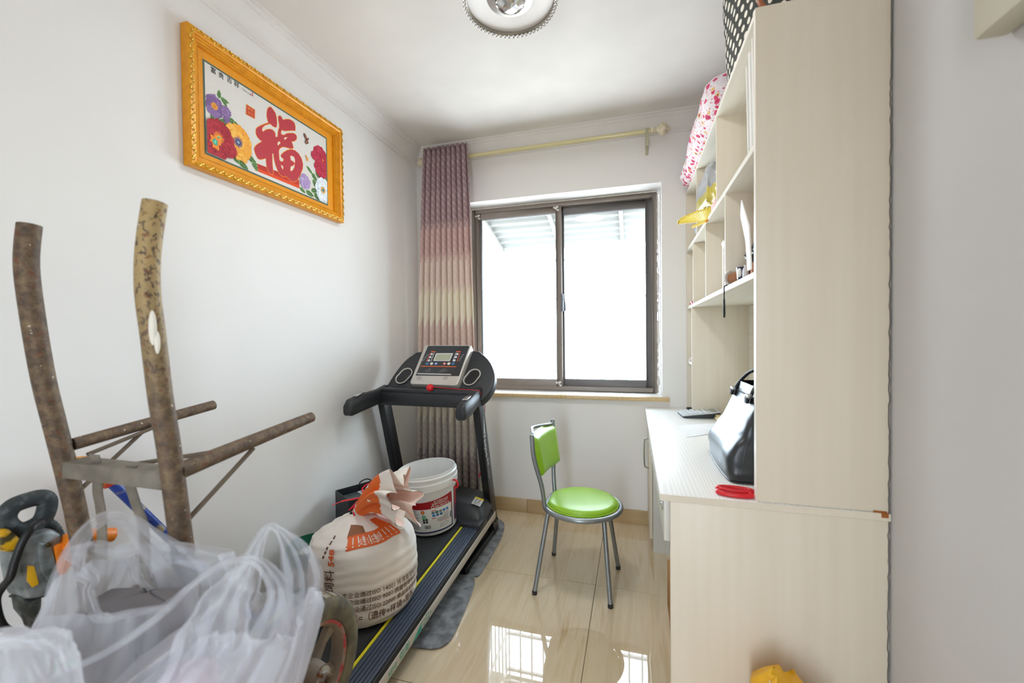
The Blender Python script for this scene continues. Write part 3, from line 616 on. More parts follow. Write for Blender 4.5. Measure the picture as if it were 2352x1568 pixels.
g.v = [Vector(p) for rw in fr_ for p in rw] + [Vector(p) for rw in bk for p in rw]; o_ = 13 * n_
for j in range(12):
    for i in range(16):
        a = j * n_ + i; g.f.append([a, a + 1, a + n_ + 1, a + n_]); g.f.append([o_ + a, o_ + a + n_, o_ + a + n_ + 1, o_ + a + 1])
bd_ = [i for i in range(n_)] + [j * n_ + 16 for j in range(1, 13)] + [12 * n_ + i for i in range(15, -1, -1)] + [j * n_ for j in range(11, 0, -1)]
for k in range(len(bd_)): a, c_ = bd_[k], bd_[(k + 1) % len(bd_)]; g.f.append([a, o_ + a, o_ + c_, c_])
bkp = mk('backrest', g, green, ch, smooth=True)
g = G().tube([Vector(bk[0][0]) * .5 + Vector(fr_[0][0]) * .5] * 0 + [(Vector([p for rw in fr_ for p in rw][k]) + Vector((-.002, 0, 0))) for k in bd_], .0028, 6, closed=True); mk('piping', g, green, bkp, smooth=1)
for bt, zz in ((bt1, .61), (bt1, .70)): mk('screw', G().sphere((-.487, 2.065 + (.70 - zz) * .2, zz), .004, 8, 6), foot, ch, smooth=1)

# ------------------------------------------------------------------ felt mat
felt = M('dark_grey_felt', '8c8f94', .95, var=('63666b', (22, 22, 22), .38, .62, 8), bump=((160, 160, 160), .3, .002), sheen=.3)
mp = [at(1150, 1187, z=0), at(1159, 1198, z=0), at(1150, 1232, z=0), at(1105, 1310, z=0), at(1090, 1316, z=0), at(1090, 1338, z=0), at(1066, 1400, z=0), at(1042, 1452, z=0), at(1022, 1475, z=0), at(990, 1484, z=0), at(935, 1477, z=0)]
mp = spline(mp, 3); mp = [Vector((p.x, p.y, .001)) for p in mp] + [Vector((-1.05, 1.50, .001)), Vector((-1.57, 1.50, .001)), Vector((-1.57, 2.86, .001)), Vector((-.98, 2.83, .001))]
tag(mk('floor_mat', G().prism(mp, (0, 0, .007)), felt, bevel=.002), 'dark grey felt mat lying under the treadmill', 'mat')

# ------------------------------------------------------------------ treadmill
blk = M('black_textured_plastic', '25272b', .42, bump=((220, 220, 220), .12, .001)); blks = M('black_painted_steel', '1b1c20', .35, .1)
belt = M('treadmill_belt_rubber', '232527', .7, bump=((300, 300, 300), .2, .001)); rail = M('slate_blue_plastic', '3a4556', .4); silv = M('silver_plastic', 'c3beb6', .35, .25)
whs = M('pale_aluminium_trim', 'c9c4bc', .35, .1)
TMY = 2.58
tmz = lambda y: .105 + (y - 1.0) * .078
def T(p): p = Vector(p); return Vector((p.x + (p.y - 2.3) * .012, p.y, p.z + tmz(p.y)))
tm_ = thing('treadmill', (-1.185, 1.9, .009), 'black and silver folding treadmill standing on the grey mat', 'treadmill')
XO, XI = -.838, -1.528
mk('belt', G().box(XI + .14, XO - .13, .97, 2.42, -.012, -.004, T=T), belt, tm_, bevel=.003)
mk('deck_board', G().box(XI + .10, XO - .10, .96, 2.5, -.04, -.013, T=T), blks, tm_)
for s, (a, b_) in ((1, (XO - .118, XO - .012)), (-1, (XI + .012, XI + .118))):
    g = G().box(a, b_, .98, 2.26, -.03, 0, T=T); r_ = mk('side_rail', g, rail, tm_, bevel=.002)
    n = 5; ww = (b_ - a - .03) / n; st_ = a + (.022 if s > 0 else .008)
    for i in range(n): mk('rail_ridge', G().box(st_ + i * ww + .002, st_ + (i + 1) * ww - .002, .985, 2.25, -.001, .0045, T=T), rail, r_, bevel=.0015)
    mk('rail_edge', G().box(*((a - .016, a - .002) if s > 0 else (b_ + .002, b_ + .016)), .98, 2.27, -.02, .002, T=T), M_black, tm_)
    mk('yellow_stripe', G().box(*((a + .003, a + .014) if s > 0 else (b_ - .014, b_ - .003)), .985, 2.255, -.001, .0035, T=T), M('yellow_line_paint', 'd8cc20', .5), r_)
    mk('side_cover', G().box(*((b_, b_ + .012) if s > 0 else (a - .012, a)), .975, 2.44, -.066, -.003, T=T), M_black, tm_, bevel=.003)
    mk('side_trim', G().box(*((b_ + .011, b_ + .0155) if s > 0 else (a - .0155, a - .011)), .98, 2.47, -.064, -.024, T=T), whs, tm_, bevel=.002)
    mk('rear_cap', G().box(a - .01, b_ + .013, .93, .985, -.07, .004, T=T), blk, tm_, bevel=.012)
    # floor frame and uprights
    X = XO - .045 if s > 0 else XI + .045
    bx = mk('base_tube', G().box(X - .022, X + .018, 2.06, 2.62, .012, .05), blks, tm_, bevel=.006); mk('rubber_foot', G().lathe([(.02, .0081), (.024, .014), (.022, .03)], (X, 2.09, 0), 14), M_black, bx, smooth=1)
    ux = -.8875 if s > 0 else -1.522
    def up_(x0, x1, d0, d1):
        P0 = Vector((0, 2.575, .012)); P1 = Vector((0, 2.30, .95)); d = (P1 - P0)
        return [(x0, P0.y + d0, P0.z), (x0, P0.y + d1, P0.z), (x0, P1.y + d1 * .92, P1.z), (x0, P1.y + d0 * .92, P1.z)]
    ur = mk('upright', G().prism(up_(ux - .02, 0, -.045, .045), (.045, 0, 0)), blks, tm_, bevel=.004)
    for (yy, zz) in ((2.53, .055), (2.565, .055), (2.545, .095), (2.58, .1)): mk('bolt', G().lathe([(.007, 0), (.006, .005), (0, .006)], (ux + .025, yy, zz), 8, (1, 0, 0)), M('dark_bolt', '2a2a2c', .3, .7), ur, smooth=1)
# lettering on the right side trim and upright
g = G(); xx_ = XO + .0042
def tside(u, v): p = T((xx_, 1.30 + u, -.060 + v)); return (p.x, p.y, p.z)
put_text(g, 'ype', tside, .040, '2fa28c', -.012, .006, .0); put_text(g, '佑美', tside, .038, '2fa28c', .060, .004, 0)
g.add([tside(.15, .0), tside(.235, .032), tside(.225, .012), tside(.235, .0)], [(0, 3, 2, 1)], '2fa28c')
for a, b_ in ((.243, .02), (.243, .002), (.262, .012), (.262, .028), (.28, .022), (.28, .004), (.30, .016)): g.add([tside(a, b_), tside(a + .010, b_), tside(a + .014, b_ + .008), tside(a + .004, b_ + .008)], [(0, 1, 2, 3)], '2fa28c')
mk('side_lettering', g, PRINT, tm_)
g = G(); P0 = Vector((-.8620, 2.575, .012)); P1 = Vector((-.8620, 2.30, .95)); dU = (P0 - P1).normalized(); dV = Vector((0, dU.z, -dU.y)) * -1
def tup(u, v): return P1 + dU * u + Vector((0, 1, 0)) * 0 + Vector((0, -dU.z, dU.y)) * v
put_text(g, 'Yeejoo', tup, .055, 'dcdcdc', .25, -.03, 0); put_text(g, '健身', tup, .028, 'dcdcdc', .42, -.016, 0)
g.add([tup(.14, .012), tup(.25, -.016), tup(.25, .0)], [(0, 1, 2)], 'e4e4e4'); g.add([tup(.25, -.016), tup(.56, -.018), tup(.56, -.014), tup(.25, -.012)], [(0, 1, 2, 3)], 'dcdcdc')
mk('upright_lettering', g, PRINT, tm_)
# motor hood
def hood(u, v):
    x = XI + .004 + .05 * v * v + (XO - .004 - XI - .10 * v * v) * u; y = 2.235 + .36 * v
    e = max(0, math.sin(PI * min(max((u - .0), 0), 1))) ** .28; k = min(1, v / .28); f_ = math.sin(PI / 2 * k) * (1 if v < .72 else math.cos((v - .72) / .28 * PI / 2) ** .6)
    return Vector(T((x, y, -.03))) + Vector((0, 0, .030 + .095 * f_ * e)) if 0 < v < 1 else Vector(T((x, y, -.03)))
g = G().surf(hood, 28, 20); n0 = 29 * 21
mk('motor_hood', g.add([T((XI + .004, 2.235, -.06)), T((XO, 2.235, -.06)), T((XO - .05, 2.595, -.1)), T((XI + .054, 2.595, -.1)), T((XI + .004, 2.235, -.029)), T((XO, 2.235, -.029)), T((XO - .05, 2.595, -.029)), T((XI + .054, 2.595, -.029))], [(0, 1, 5, 4), (1, 2, 6, 5), (2, 3, 7, 6), (3, 0, 4, 7)]), blk, tm_, smooth=True)
mk('hood_corner', G().box(XO - .125, XO + .001, 2.20, 2.33, -.03, .022, T=T), blk, tm_, bevel=.012)
g = G(); 
def stk(px_, py_, zz=.14):
    p = at(px_, py_, z=tmz(2.33) + .052); return p
q = T((XO - .075, 2.30, .0265)); 
def hz_(x, y): return hood((x - XI - .004) / (XO - .004 - XI), (y - 2.235) / .36).z + .003
pts = [(XO - .10, 2.325), (XO - .045, 2.325), (XO - .050, 2.41), (XO - .105, 2.41)]
P_ = [Vector((x + (y - 2.3) * .012, y, hz_(x, y) + .004)) for x, y in pts]
mk('warning_label', G().add(P_, [(0, 1, 2, 3)], 'd2d2ce').add([P_[3].lerp(P_[0], .2) + Vector((0, 0, .0006)), P_[2].lerp(P_[1], .2) + Vector((0, 0, .0006)), P_[2] + Vector((0, 0, .0006)), P_[3] + Vector((0, 0, .0006))], [(0, 1, 2, 3)], 'e6c820'), PRINT, tm_)
gg = G(); e1, e2_ = (P_[1] - P_[0]), (P_[3] - P_[0])
put_text(gg, 'Z.E', lambda u, v: P_[0] + e1 * u + e2_ * v + Vector((0, 0, .001)), .5, '2c2c2c', .12, .42)
for i in range(7): gg.add([P_[0] + e1 * .12 + e2_ * (.08 + .045 * i) + Vector((0, 0, .001)), P_[0] + e1 * (.88 - .1 * (i % 3)) + e2_ * (.08 + .045 * i) + Vector((0, 0, .001)), P_[0] + e1 * (.88 - .1 * (i % 3)) + e2_ * (.095 + .045 * i) + Vector((0, 0, .001)), P_[0] + e1 * .12 + e2_ * (.095 + .045 * i) + Vector((0, 0, .001))], [(0, 1, 2, 3)], '8a8a88')
mk('label_print', gg, PRINT, tm_)
c0 = T((XO - .062, 2.278, .0228)); gg = G().lathe([(0, 0), (.020, 0)], c0, 24, col='ddc324').lathe([(0, .0006), (.015, .0006)], c0, 24, col='2c2c2a').lathe([(0, .001), (.012, .001)], c0, 24, col='ddc324').lathe([(0, .0014), (.005, .0014)], c0, 12, col='2c2c2a')
mk('round_sticker', gg, PRINT, tm_)
# console: sloped wing between the uprights
CP = Vector((-1.19, 2.30, 1.005)); SL = Vector((0, .200, .235)).normalized(); CN = Vector((0, -SL.z, SL.y)); EX = Vector((1, 0, 0))
def cp(px_, py_, off=0): return atp(px_, py_, CP + CN * off, CN)
wing_px = [(868, 905), (880, 888), (893, 868), (908, 845), (928, 820), (948, 805), (970, 797), (1085, 795), (1108, 803), (1126, 822), (1136, 850), (1133, 875), (1120, 897), (1104, 912)]
W_ = [cp(a, b_, -.035) for a, b_ in wing_px]; W_ = spline(W_, 3)
mk('console_wing', G().prism(W_, CN * -.06), blk, tm_, bevel=.014, segs=3)
rim = [p + CN * .0 for p in W_]
# dashboard lower step and cross beam
zb = [cp(880, 886, -.035), cp(1108, 905, -.035)]
mk('cross_beam', G().box(-1.515, -.865, 2.235, 2.335, .875, .955), blk, tm_, bevel=.012)
mk('cross_beam_step', G().box(-1.50, -.87, 2.245, 2.36, .945, .978), blk, tm_, bevel=.01)
# cup holders
def cup(cx, cy, ang):
    c_ = cp(cx, cy, -.030); L, Wd = .070, .041; d = (SL * math.cos(ang) + EX * math.sin(ang)); n_ = CN.cross(d)
    path = []
    for k in range(32):
        a = 2 * PI * k / 32; path.append(c_ + d * (L - Wd) * (1 if math.cos(a) > 0 else -1) * .62 + d * Wd * math.cos(a) + n_ * Wd * math.sin(a))
    r_ = mk('cup_holder', G().tube(path, .0055, 8, closed=True, flat=.8), silv, tm_, smooth=1)
    gg = G(); gg.v = path + [c_ + (p - c_) * .86 - CN * .003 for p in path] + [c_ + (p - c_) * .7 - CN * .004 for p in path]
    gg.f = [(i, (i + 1) % 32, 32 + (i + 1) % 32, 32 + i) for i in range(32)] + [(32 + i, 32 + (i + 1) % 32, 64 + (i + 1) % 32, 64 + i) for i in range(32)] + [[64 + i for i in range(32)]]
    mk('cup_well', gg.xf(0, lambda p: p + CN * .003), M('cup_well_black', '0b0c12', .3), r_, smooth=1)
cup(928, 854, .45); cup(1084, 857, .45)
# display
D4 = [cp(940, 872, .012), cp(1050, 876, .012), cp(1083, 783, .012), cp(976, 783, .012)]
Dc = sum(D4, Vector()) / 4
mk('display_housing', G().prism(rpoly(D4, [.022, .022, .012, .012], 5), CN * -.05), silv, tm_, bevel=.005)
def dp(px_, py_, off=.014): return cp(px_, py_, off)
F4 = [dp(955, 852.5), dp(1054, 854), dp(1078, 785), dp(983, 785)]
mk('display_face', G().prism(rpoly(F4, [.001, .001, .008, .008]), CN * -.003), M('black_gloss_panel', '2b2f33', .2), tm_)
g = G(); DL = [0]
def dpoly(pts, col): DL[0] += 1; o_ = CN * (.0003 + DL[0] * .00002); g.poly([p + o_ for p in pts], col)
def drect(px_, py_, w2, h2, col, r=0):
    c_ = dp(px_, py_); P = [c_ + EX * a * w2 + SL * b_ * h2 for a, b_ in ((-1, -1), (1, -1), (1, 1), (-1, 1))]; dpoly(rpoly(P, r, 3) if r else P, col)
def ddisc(px_, py_, r, col, n=16): c_ = dp(px_, py_); dpoly([c_ + EX * r * math.cos(2 * PI * k / n) + SL * r * math.sin(2 * PI * k / n) for k in range(n)], col)
dpoly([dp(995, 819.5), dp(1033, 820), dp(1041, 802), dp(1002, 802)], 'd8d6d0'); dpoly([dp(997.5, 818), dp(1032, 818.5), dp(1038.5, 804), dp(1003.5, 804)], 'a3a78f')
for x0, s in ((994, 1), (1052, 1)):
    drect(x0 + 1, 798.5, .015, .0035, 'e8622c', .002); 
    for i, dy in enumerate((804, 811, 818.5)):
        xx = (991.5 - i * 3.2) if x0 < 1000 else (1050.5 - i * 3.4)
        ddisc(xx, dy, .0088, '3a7ac0'); ddisc(xx, dy, .0078, 'ece8e4'); ddisc(xx, dy, .0028, '3c3c3c', 8)
    if x0 < 1000: dpoly([dp(979, 821), dp(980.3, 821), dp(989.5, 801), dp(988.2, 801)], 'd65a26'); dpoly([dp(989, 821), dp(990, 821), dp(998, 801), dp(997, 801)], 'd8d6d0')
    else: dpoly([dp(1039.5, 821), dp(1040.5, 821), dp(1048, 801), dp(1047, 801)], 'd8d6d0'); dpoly([dp(1049, 821), dp(1050.3, 821), dp(1057.5, 801), dp(1056.2, 801)], 'd65a26')
    for i in range(6):
        a = 983 - i * 2.4 if x0 < 1000 else 1064 - i * 1.9; drect(a, 805 + i * 2.8, .0065, .0010, 'b9bcbe')
for x0, c1, c2 in ((981, '3f86c6', '2b2f33'), (991.5, 'ece8e4', 'ece8e4'), (1001.5, '3d6fd0', 'd8d8e0'), (1021, 'd23b44', 'e8d8d8'), (1031, 'ece8e4', 'ece8e4'), (1041, '3f86c6', '2b2f33')):
    ddisc(x0, 826, .0098, c1); ddisc(x0, 826, .0062, c2); ddisc(x0, 826, .0026, '4a3c3c' if c2[0] == 'e' else c1, 8)
dpoly([dp(966, 833), dp(1048, 834), dp(1048.5, 832.3), dp(966.6, 831.3)], 'd8642a')
for a, b_, w_ in ((985, 838.5, .002), (989, 838.5, .002), (1018, 839, .002), (1022, 839, .002)): drect(a, b_, w_, .0014, 'd0d0d0')
for a, b_, w_ in ((983, 841.5, .018), (983, 844, .018), (1019, 841.8, .028), (1015, 844.5, .02)): drect(a, b_, w_, .0007, '8d9294')
for x0 in (963, 1023):
    for i in range(5):
        for j in range(4): drect(x0 + (i - 2) * 2.2 + (j - 1.5) * .6 + (i % 2) * .5, 859 + (1.5 - j) * 2.1 + (i % 2), .0024, .0009, '55534f')
mk('display_print', g, PRINTG, tm_)
mk('book_ledge', G().tube([dp(959, 849, .018), dp(1036, 851, .018)], .004, 8, flat=.7), M('bright_silver_trim', 'd9d7d2', .25, .4), tm_, smooth=1)
# handles
for s, (x, tip) in ((1, (-.882, at(1055, 935, x=-.882))), (-1, (-1.515, at(795, 925, x=-1.515)))):
    base = Vector((x, 2.31, .945)); tip = Vector((x + (.0 if s > 0 else 0), tip.y + .015, tip.z))
    g = G(); ww = .030
    rows = [(tip.y - .010, tip.z - .05, tip.z + .012, .86), (tip.y + .012, tip.z - .055, tip.z + .036, 1), (tip.y + .1, tip.z - .045, tip.z + .05, 1.05), (base.y - .06, .885, .972, 1.05), (base.y + .03, .875, .99, 1.05)]
    vs = []
    for (yy, z0, z1, k) in rows:
        for a, b_ in ((-.7, 0), (.7, 0), (1, .2), (1, .7), (.6, 1), (-.6, 1), (-1, .7), (-1, .2)): vs.append((x + a * ww * k, yy, z0 + (z1 - z0) * b_))
    g.add(vs, [list(range(8))[::-1], [32 + i for i in range(8)]] + [(j * 8 + i, j * 8 + (i + 1) % 8, (j + 1) * 8 + (i + 1) % 8, (j + 1) * 8 + i) for j in range(4) for i in range(8)])
    h_ = mk('grip', g, blk, tm_, bevel=.006)
    g = G().box(x - .017, x + .014, tip.y + .06, tip.y + .13, 0, .006); k0 = tip.z + .045; g.xf(0, lambda p: Vector((p.x, p.y, p.z + k0 + (p.y - tip.y - .06) * .2)))
    mk('pulse_sensor', g, M('steel_sensor_plate', 'c5c8c8', .2, .9), h_, bevel=.003)
# safety key with red cord and clip
redm = M('red_plastic', 'd01722', .35); K = Vector((-1.165, 2.238, .965)); K = at(987, 880, y=2.238)
mk('safety_key', G().lathe([(0, .010), (.014, .010), (.020, .005), (.020, -.006)], K, 20, (0, -.8, .6)).lathe([(.022, -.004), (.022, -.010)], K, 20, (0, -.8, .6)), redm, tm_, smooth=1)
cord = spline([K + Vector((.004, -.006, .004)), at(1000, 880, y=2.23), at(1045, 884, y=2.22), at(1095, 887, y=2.235), at(1103, 892, y=2.26), at(1113, 915, y=2.36), at(1113, 938, y=2.40), at(1108, 965, y=2.42), at(1110, 1010, y=2.42), at(1107, 1072, y=2.43)], 6)
mk('safety_cord', G().tube(cord, .0017, 6), redm, tm_, smooth=1)
q = cord[-1]; mk('cord_clip', G().prism([q + Vector((-.004, 0, .01)), q + Vector((.005, 0, .01)), q + Vector((-.004, 0, -.015)), q + Vector((-.022, 0, -.045)), q + Vector((-.026, 0, -.04))], (0, .01, 0)).prism([q + Vector((-.002, 0, -.006)), q + Vector((.026, 0, .006)), q + Vector((.026, 0, .001)), q + Vector((-.004, 0, -.022))], (0, .01, 0)), redm, tm_, bevel=.002)

# ------------------------------------------------------------------ paint bucket on the belt
wpl = M('white_bucket_plastic', 'e6e6e4', .3, spec=.5)
BC = Vector((-1.125, 2.19, tmz(2.19) - .0035)); BT = Matrix.Rotation(math.radians(4), 4, Vector((1, 0, 0))) @ Matrix.Rotation(math.radians(-4), 4, Vector((0, 1, 0)))
def bk_(p): return BC + BT @ Vector(p)
bkt = thing('paint_bucket', BC, 'large open white plastic paint bucket with red label on the treadmill belt', 'bucket')
BH = .345
def br(z): return .137 + .030 * z / BH
g = G().lathe([(0, .004), (.128, .004), (.137, .012), (br(.25), .25), (br(.262), .262), (.172, .264), (.174, .30), (.168, .302), (.168, .318), (.173, .322), (.173, .330), (.166, .334), (.166, BH), (.160, BH), (.158, .32), (.132, .02), (0, .015)], (0, 0, 0), 64)
mk('bucket_body', g.xf(0, bk_), wpl, bkt, smooth=1)
g = G()
def bm_(th, z, off=.0008): a = math.radians(th); r = br(z) + off; return bk_((r * math.cos(a), r * math.sin(a), z))
def bpatch(t0, t1, z0, z1, col, off=.0008, n=None, ztop=None):
    n = n or max(1, int(abs(t1 - t0) / 6)); s = len(g.f)
    g.surf(lambda u, v: bm_(t0 + (t1 - t0) * u, z0 + ((ztop(u) if ztop else z1) - z0) * v, off), n, 2, col=col)
tc0 = -66
bpatch(tc0 - 52, tc0 + 56, .030, .205, 'e9e9e6', .0006); bpatch(tc0 - 52, tc0 + 56, .165, .205, 'a51c26', .0010, ztop=lambda u: .205 + .035 * max(0, u - .35) ** 1.3)
bpatch(tc0 - 52, tc0 + 57, .026, .034, '22285c', .0010); bpatch(tc0 + 54, tc0 + 57, .03, .22, '8c2233', .0012); bpatch(tc0 + 54, tc0 + 57, .03, .12, '22285c', .0014)
bpatch(tc0 + 66, tc0 + 84, .04, .235, '5c2a52', .0010); bpatch(tc0 + 66, tc0 + 84, .13, .235, 'a83240', .0012)
bm = lambda th0, z0: (lambda u, v: bm_(th0 + math.degrees(u / .152), z0 + v, .0016))
put_text(g, '东方雨虹出品', bm(tc0 + 12, .196), .0145, 'e8e6e2'); put_text(g, '股票代码002271', bm(tc0 + 8, .183), .0135, 'e8e6e2'); put_text(g, '400-700-5718', bm(tc0 + 14, .168), .0155, 'e8e6e2', bold=.012)
def bdisc(th, z, r, col, off=.0018, n=18): g.poly([bm_(th + math.degrees(r * math.cos(2 * PI * k / n) / .152), z + r * math.sin(2 * PI * k / n), off) for k in range(n)], col)
bdisc(tc0 + 9.5, .173, .0085, 'f0efed'); bdisc(tc0 + 9.5, .173, .0055, 'a51c26', .002)
rnd = random.Random(9)
for i in range(16): z = .158 - i * .0072; bpatch(tc0 - 46, tc0 - 46 + 18 + rnd.random() * 7, z, z + .0028, '7d8184', .0014, 4)
bdisc(tc0 - 12, .150, .010, 'c8321f'); bdisc(tc0 - 12, .150, .005, 'f0b43c', .002); bdisc(tc0 - 11, .122, .0125, '7cc09a')
for a in (0, 1):
    for b_ in (0, 1): bpatch(tc0 - 14 + a * 6, tc0 - 9.5 + a * 6, .086 + b_ * .014, .098 + b_ * .014, '2a2a2c', .0014, 1)
for i in range(12): bpatch(tc0 - 12 + i * 1.1, tc0 - 12 + i * 1.1 + .3 + .5 * rnd.random(), .052, .072, '3a3a3c', .0014, 1)
bpatch(tc0 + 6, tc0 + 16, .150, .154, 'c8323c', .0014)
for i in range(5): bpatch(tc0 + 6 + i * 8, tc0 + 12 + i * 8, .133, .147, ('5d7c94', '2f6f62', '7f8a88', '2f7fc4', '3a8ad0')[i], .0014, 1)
for i in range(3): bpatch(tc0 + 7 + i * 8, tc0 + 13 + i * 8, .117, .130, ('2f7fc4', '3a6fc0', '2f5f94')[i], .0014, 1)
bpatch(tc0 + 31, tc0 + 46, .126, .128, 'c8323c', .0014)
for i in range(5): bpatch(tc0 + 31, tc0 + 45, .105 + i * .004, .1065 + i * .004, '9a9a98', .0014)
for i in range(4): bpatch(tc0 + 16, tc0 + 44, .088 + i * .005, .090 + i * .005, '8a8a88', .0014)
bpatch(tc0 + 6, tc0 + 14, .106, .110, 'c8323c', .0014); bpatch(tc0 + 20, tc0 + 46, .082, .0845, 'c8323c', .0014)
for i in range(8):
    for j in range(10): 
        if rnd.random() < .6: bpatch(tc0 + 21 + j * 2.4, tc0 + 22.6 + j * 2.4, .048 + i * .0036, .050 + i * .0036, '9b9a94', .0014, 1)
for i in range(7): bpatch(tc0 + 48.5, tc0 + 52.5, .08 + i * .0048, .0835 + i * .0048, '262628', .0014, 1)
mk('label', g, PRINTG, bkt)
hp = [bk_((.174 * math.cos(a), .174 * math.sin(a), .285)) for a in (math.radians(-8),)][0]
mk('handle', G().tube(spline([hp, hp + Vector((.022, -.012, .004)), hp + Vector((.034, -.016, -.012)), hp + Vector((.030, -.012, -.034)), hp + Vector((.008, -.002, -.040))], 5), .0055, 8), redm, bkt, smooth=1)
pine = M('pale_pine_wood', 'd9b88c', .6)
stk_ = thing('wooden_stick', bk_((-.06, -.03, .02)), 'pale wooden offcuts standing inside the open white bucket', 'stick')
mk('stick', G().prism([bk_((-.075, .02, .016)), bk_((-.045, .02, .016)), bk_((-.065, .01, .275)), bk_((-.09, .01, .27))], BT @ Vector((.0, .014, 0))), pine, stk_, bevel=.001)
mk('stick', G().prism([bk_((-.02, .045, .016)), bk_((.015, .045, .016)), bk_((-.045, .03, .26)), bk_((-.055, .03, .262))], BT @ Vector((.0, .01, 0))), M('white_offcut', 'd9d0c4', .6), stk_, bevel=.001)

# ------------------------------------------------------------------ woven feed sack
SX, SY, SA, SB, SZ0 = -1.136, 1.560, .224, .206, .150
SP = [(.145, .80), (.158, .92), (.19, 1.0), (.29, 1.03), (.37, 1.02), (.42, .98), (.455, .89), (.485, .70), (.51, .42), (.535, .15)]
def srad(z):
    if z <= SP[0][0]: return SP[0][1]
    for (a, ra), (b, rb) in zip(SP, SP[1:]):
        if z <= b: t_ = (z - a) / (b - a); t_ = t_ * t_ * (3 - 2 * t_) * .5 + t_ * .5; return ra + (rb - ra) * t_
    return SP[-1][1]
def spt(th, z, off=0):
    r = srad(z); c_, s_ = math.cos(th), math.sin(th); nk = max(0, min(1, (z - .38) / .13))
    r2 = r * (1 + .055 * nk * math.cos(9 * th + 1.3 * nz((c_, s_, 2))) + .018 * nz((c_ * 3, s_ * 3, z * 9)) + .006 * math.sin(z * 190 + 3 * nz((c_ * 2, s_ * 2, z * 4))) * (1 - nk) * (1 if z < .33 else .4))
    x = SX + (SA * r2 + off) * c_; y = SY + (SB * r2 + off) * s_ - (.012 * nk)
    dz = .032 * c_ * max(0, (z - .2) / .33) * r; base = max(tmz(y) - .003, 0)
    zz = z + dz + (base - tmz(SY) + .003) * max(0, 1 - (z - .145) / .12) + off * nk
    return Vector((x - .02 * nk, y, zz))
weave = bpy.data.materials.new('woven_polypropylene'); weave.use_nodes = True; t = NT(weave); b = t.n['Principled BSDF']
n1 = t.noise(t.coord(scale=(1, 1, 1)), 5, 4); t.l.new(t.mix(n1, lin('efe9e3'), lin('e4ddd5')), b.inputs['Base Color']); b.inputs['Roughness'].default_value = .6
wv1 = t.new('ShaderNodeTexWave', bands_direction='Z'); wv1.inputs['Scale'].default_value = 120; t.l.new(t.coord(), wv1.inputs['Vector']); n2 = t.noise(t.coord(scale=(10, 10, 30)), 2, 4)
bn = t.new('ShaderNodeBump'); bn.inputs['Strength'].default_value = .35; bn.inputs['Distance'].default_value = .003; t.l.new(t.m('ADD', t.m('MULTIPLY', wv1.outputs['Fac'], .12), n2), bn.inputs['Height']); t.l.new(bn.outputs[0], b.inputs['Normal'])
sk = thing('feed_sack', (SX, SY, SZ0), 'full white woven feed sack with brown and orange print, tied with red string', 'sack')
g = G().surf(lambda u, v: spt(2 * PI * u, .145 + .39 * v), 160, 90, cu=True); g.poly([spt(2 * PI * i / 160, .145) for i in range(160)][::-1])
mk('sack_body', g, weave, sk, smooth=True)
g = G(); BRN = '6b4a3a'; ORG = 'e0662c'
def smp(thd, z0, rot=0, off=.0024):
    th0 = math.radians(thd)
    if rot: return lambda u, v: spt(th0 - v / .225, z0 + u, off)
    return lambda u, v: spt(th0 + u / .225, z0 + v, off)
put_text(g, '配合饲料', smp(-92, .205, 1, .004), .046, BRN, 0, -.02, .01); put_text(g, '548', smp(-88, .40, 1, .004), .038, ORG, 0, -.012, .03)
for i, (s_, z_) in enumerate((('本企业通过ISO 14001 环境管理体系认证', .282), ('本企业通过ISO 9001 质量管理体系认证', .256), ('本企业通过ISO 22000 食品安全管理体系认证', .230))): put_text(g, s_, smp(-78, z_), .0225, BRN, 0, 0, .006, sx=1.0)
put_text(g, '产出=（遗传+环境+营养）', smp(-78, .195), .030, BRN, 0, 0, .01)
for i, s_ in enumerate(('饲料', '营养', '全价')): put_text(g, s_, smp(-150 + i * 7, .36 + .022 * i, 0), .026, '4e3a30', 0, 0, .01)
def spatch(t0, t1, z0, z1, col, off=.0012, nu=14, nv=5):
    t0, t1 = math.radians(t0), math.radians(t1); f0 = z0 if callable(z0) else (lambda u: z0); f1 = z1 if callable(z1) else (lambda u: z1)
    g.surf(lambda u, v: spt(t0 + (t1 - t0) * u, f0(u) + (f1(u) - f0(u)) * v, off), nu, nv, col=col)
mk('sack_lettering', g, PRINT, sk, kind='stuff'); g = G()
spatch(-72, -4, lambda u: .448 + .0 * u, lambda u: .488 + .0 * math.sin(u * 9), ORG, nu=30, nv=6)
for i in range(10): spatch(-72 + i * 7, -70.6 + i * 7, .455, .480, 'e6ddd4', .0018, 2, 2)
put_text(g, '0至14日龄', smp(-56, .458), .022, 'ecd9cc', 0, 0, .01)
spatch(-72, -46, lambda u: .486, lambda u: .512 - .01 * u, '8a5a3c', nu=10); spatch(-24, -6, lambda u: .484, lambda u: .510, ORG, nu=10)
for i in range(5): spatch(-101 + i * 1.2, -98 + i * 1.2, .425 + i * .014, .434 + i * .014, BRN, nu=3, nv=2)
spatch(-152, -138, lambda u: .405 + .02 * u, lambda u: .409 + .02 * u, 'd98a3a')
mk('printed_panel', g, PRINT, sk, kind='stuff')
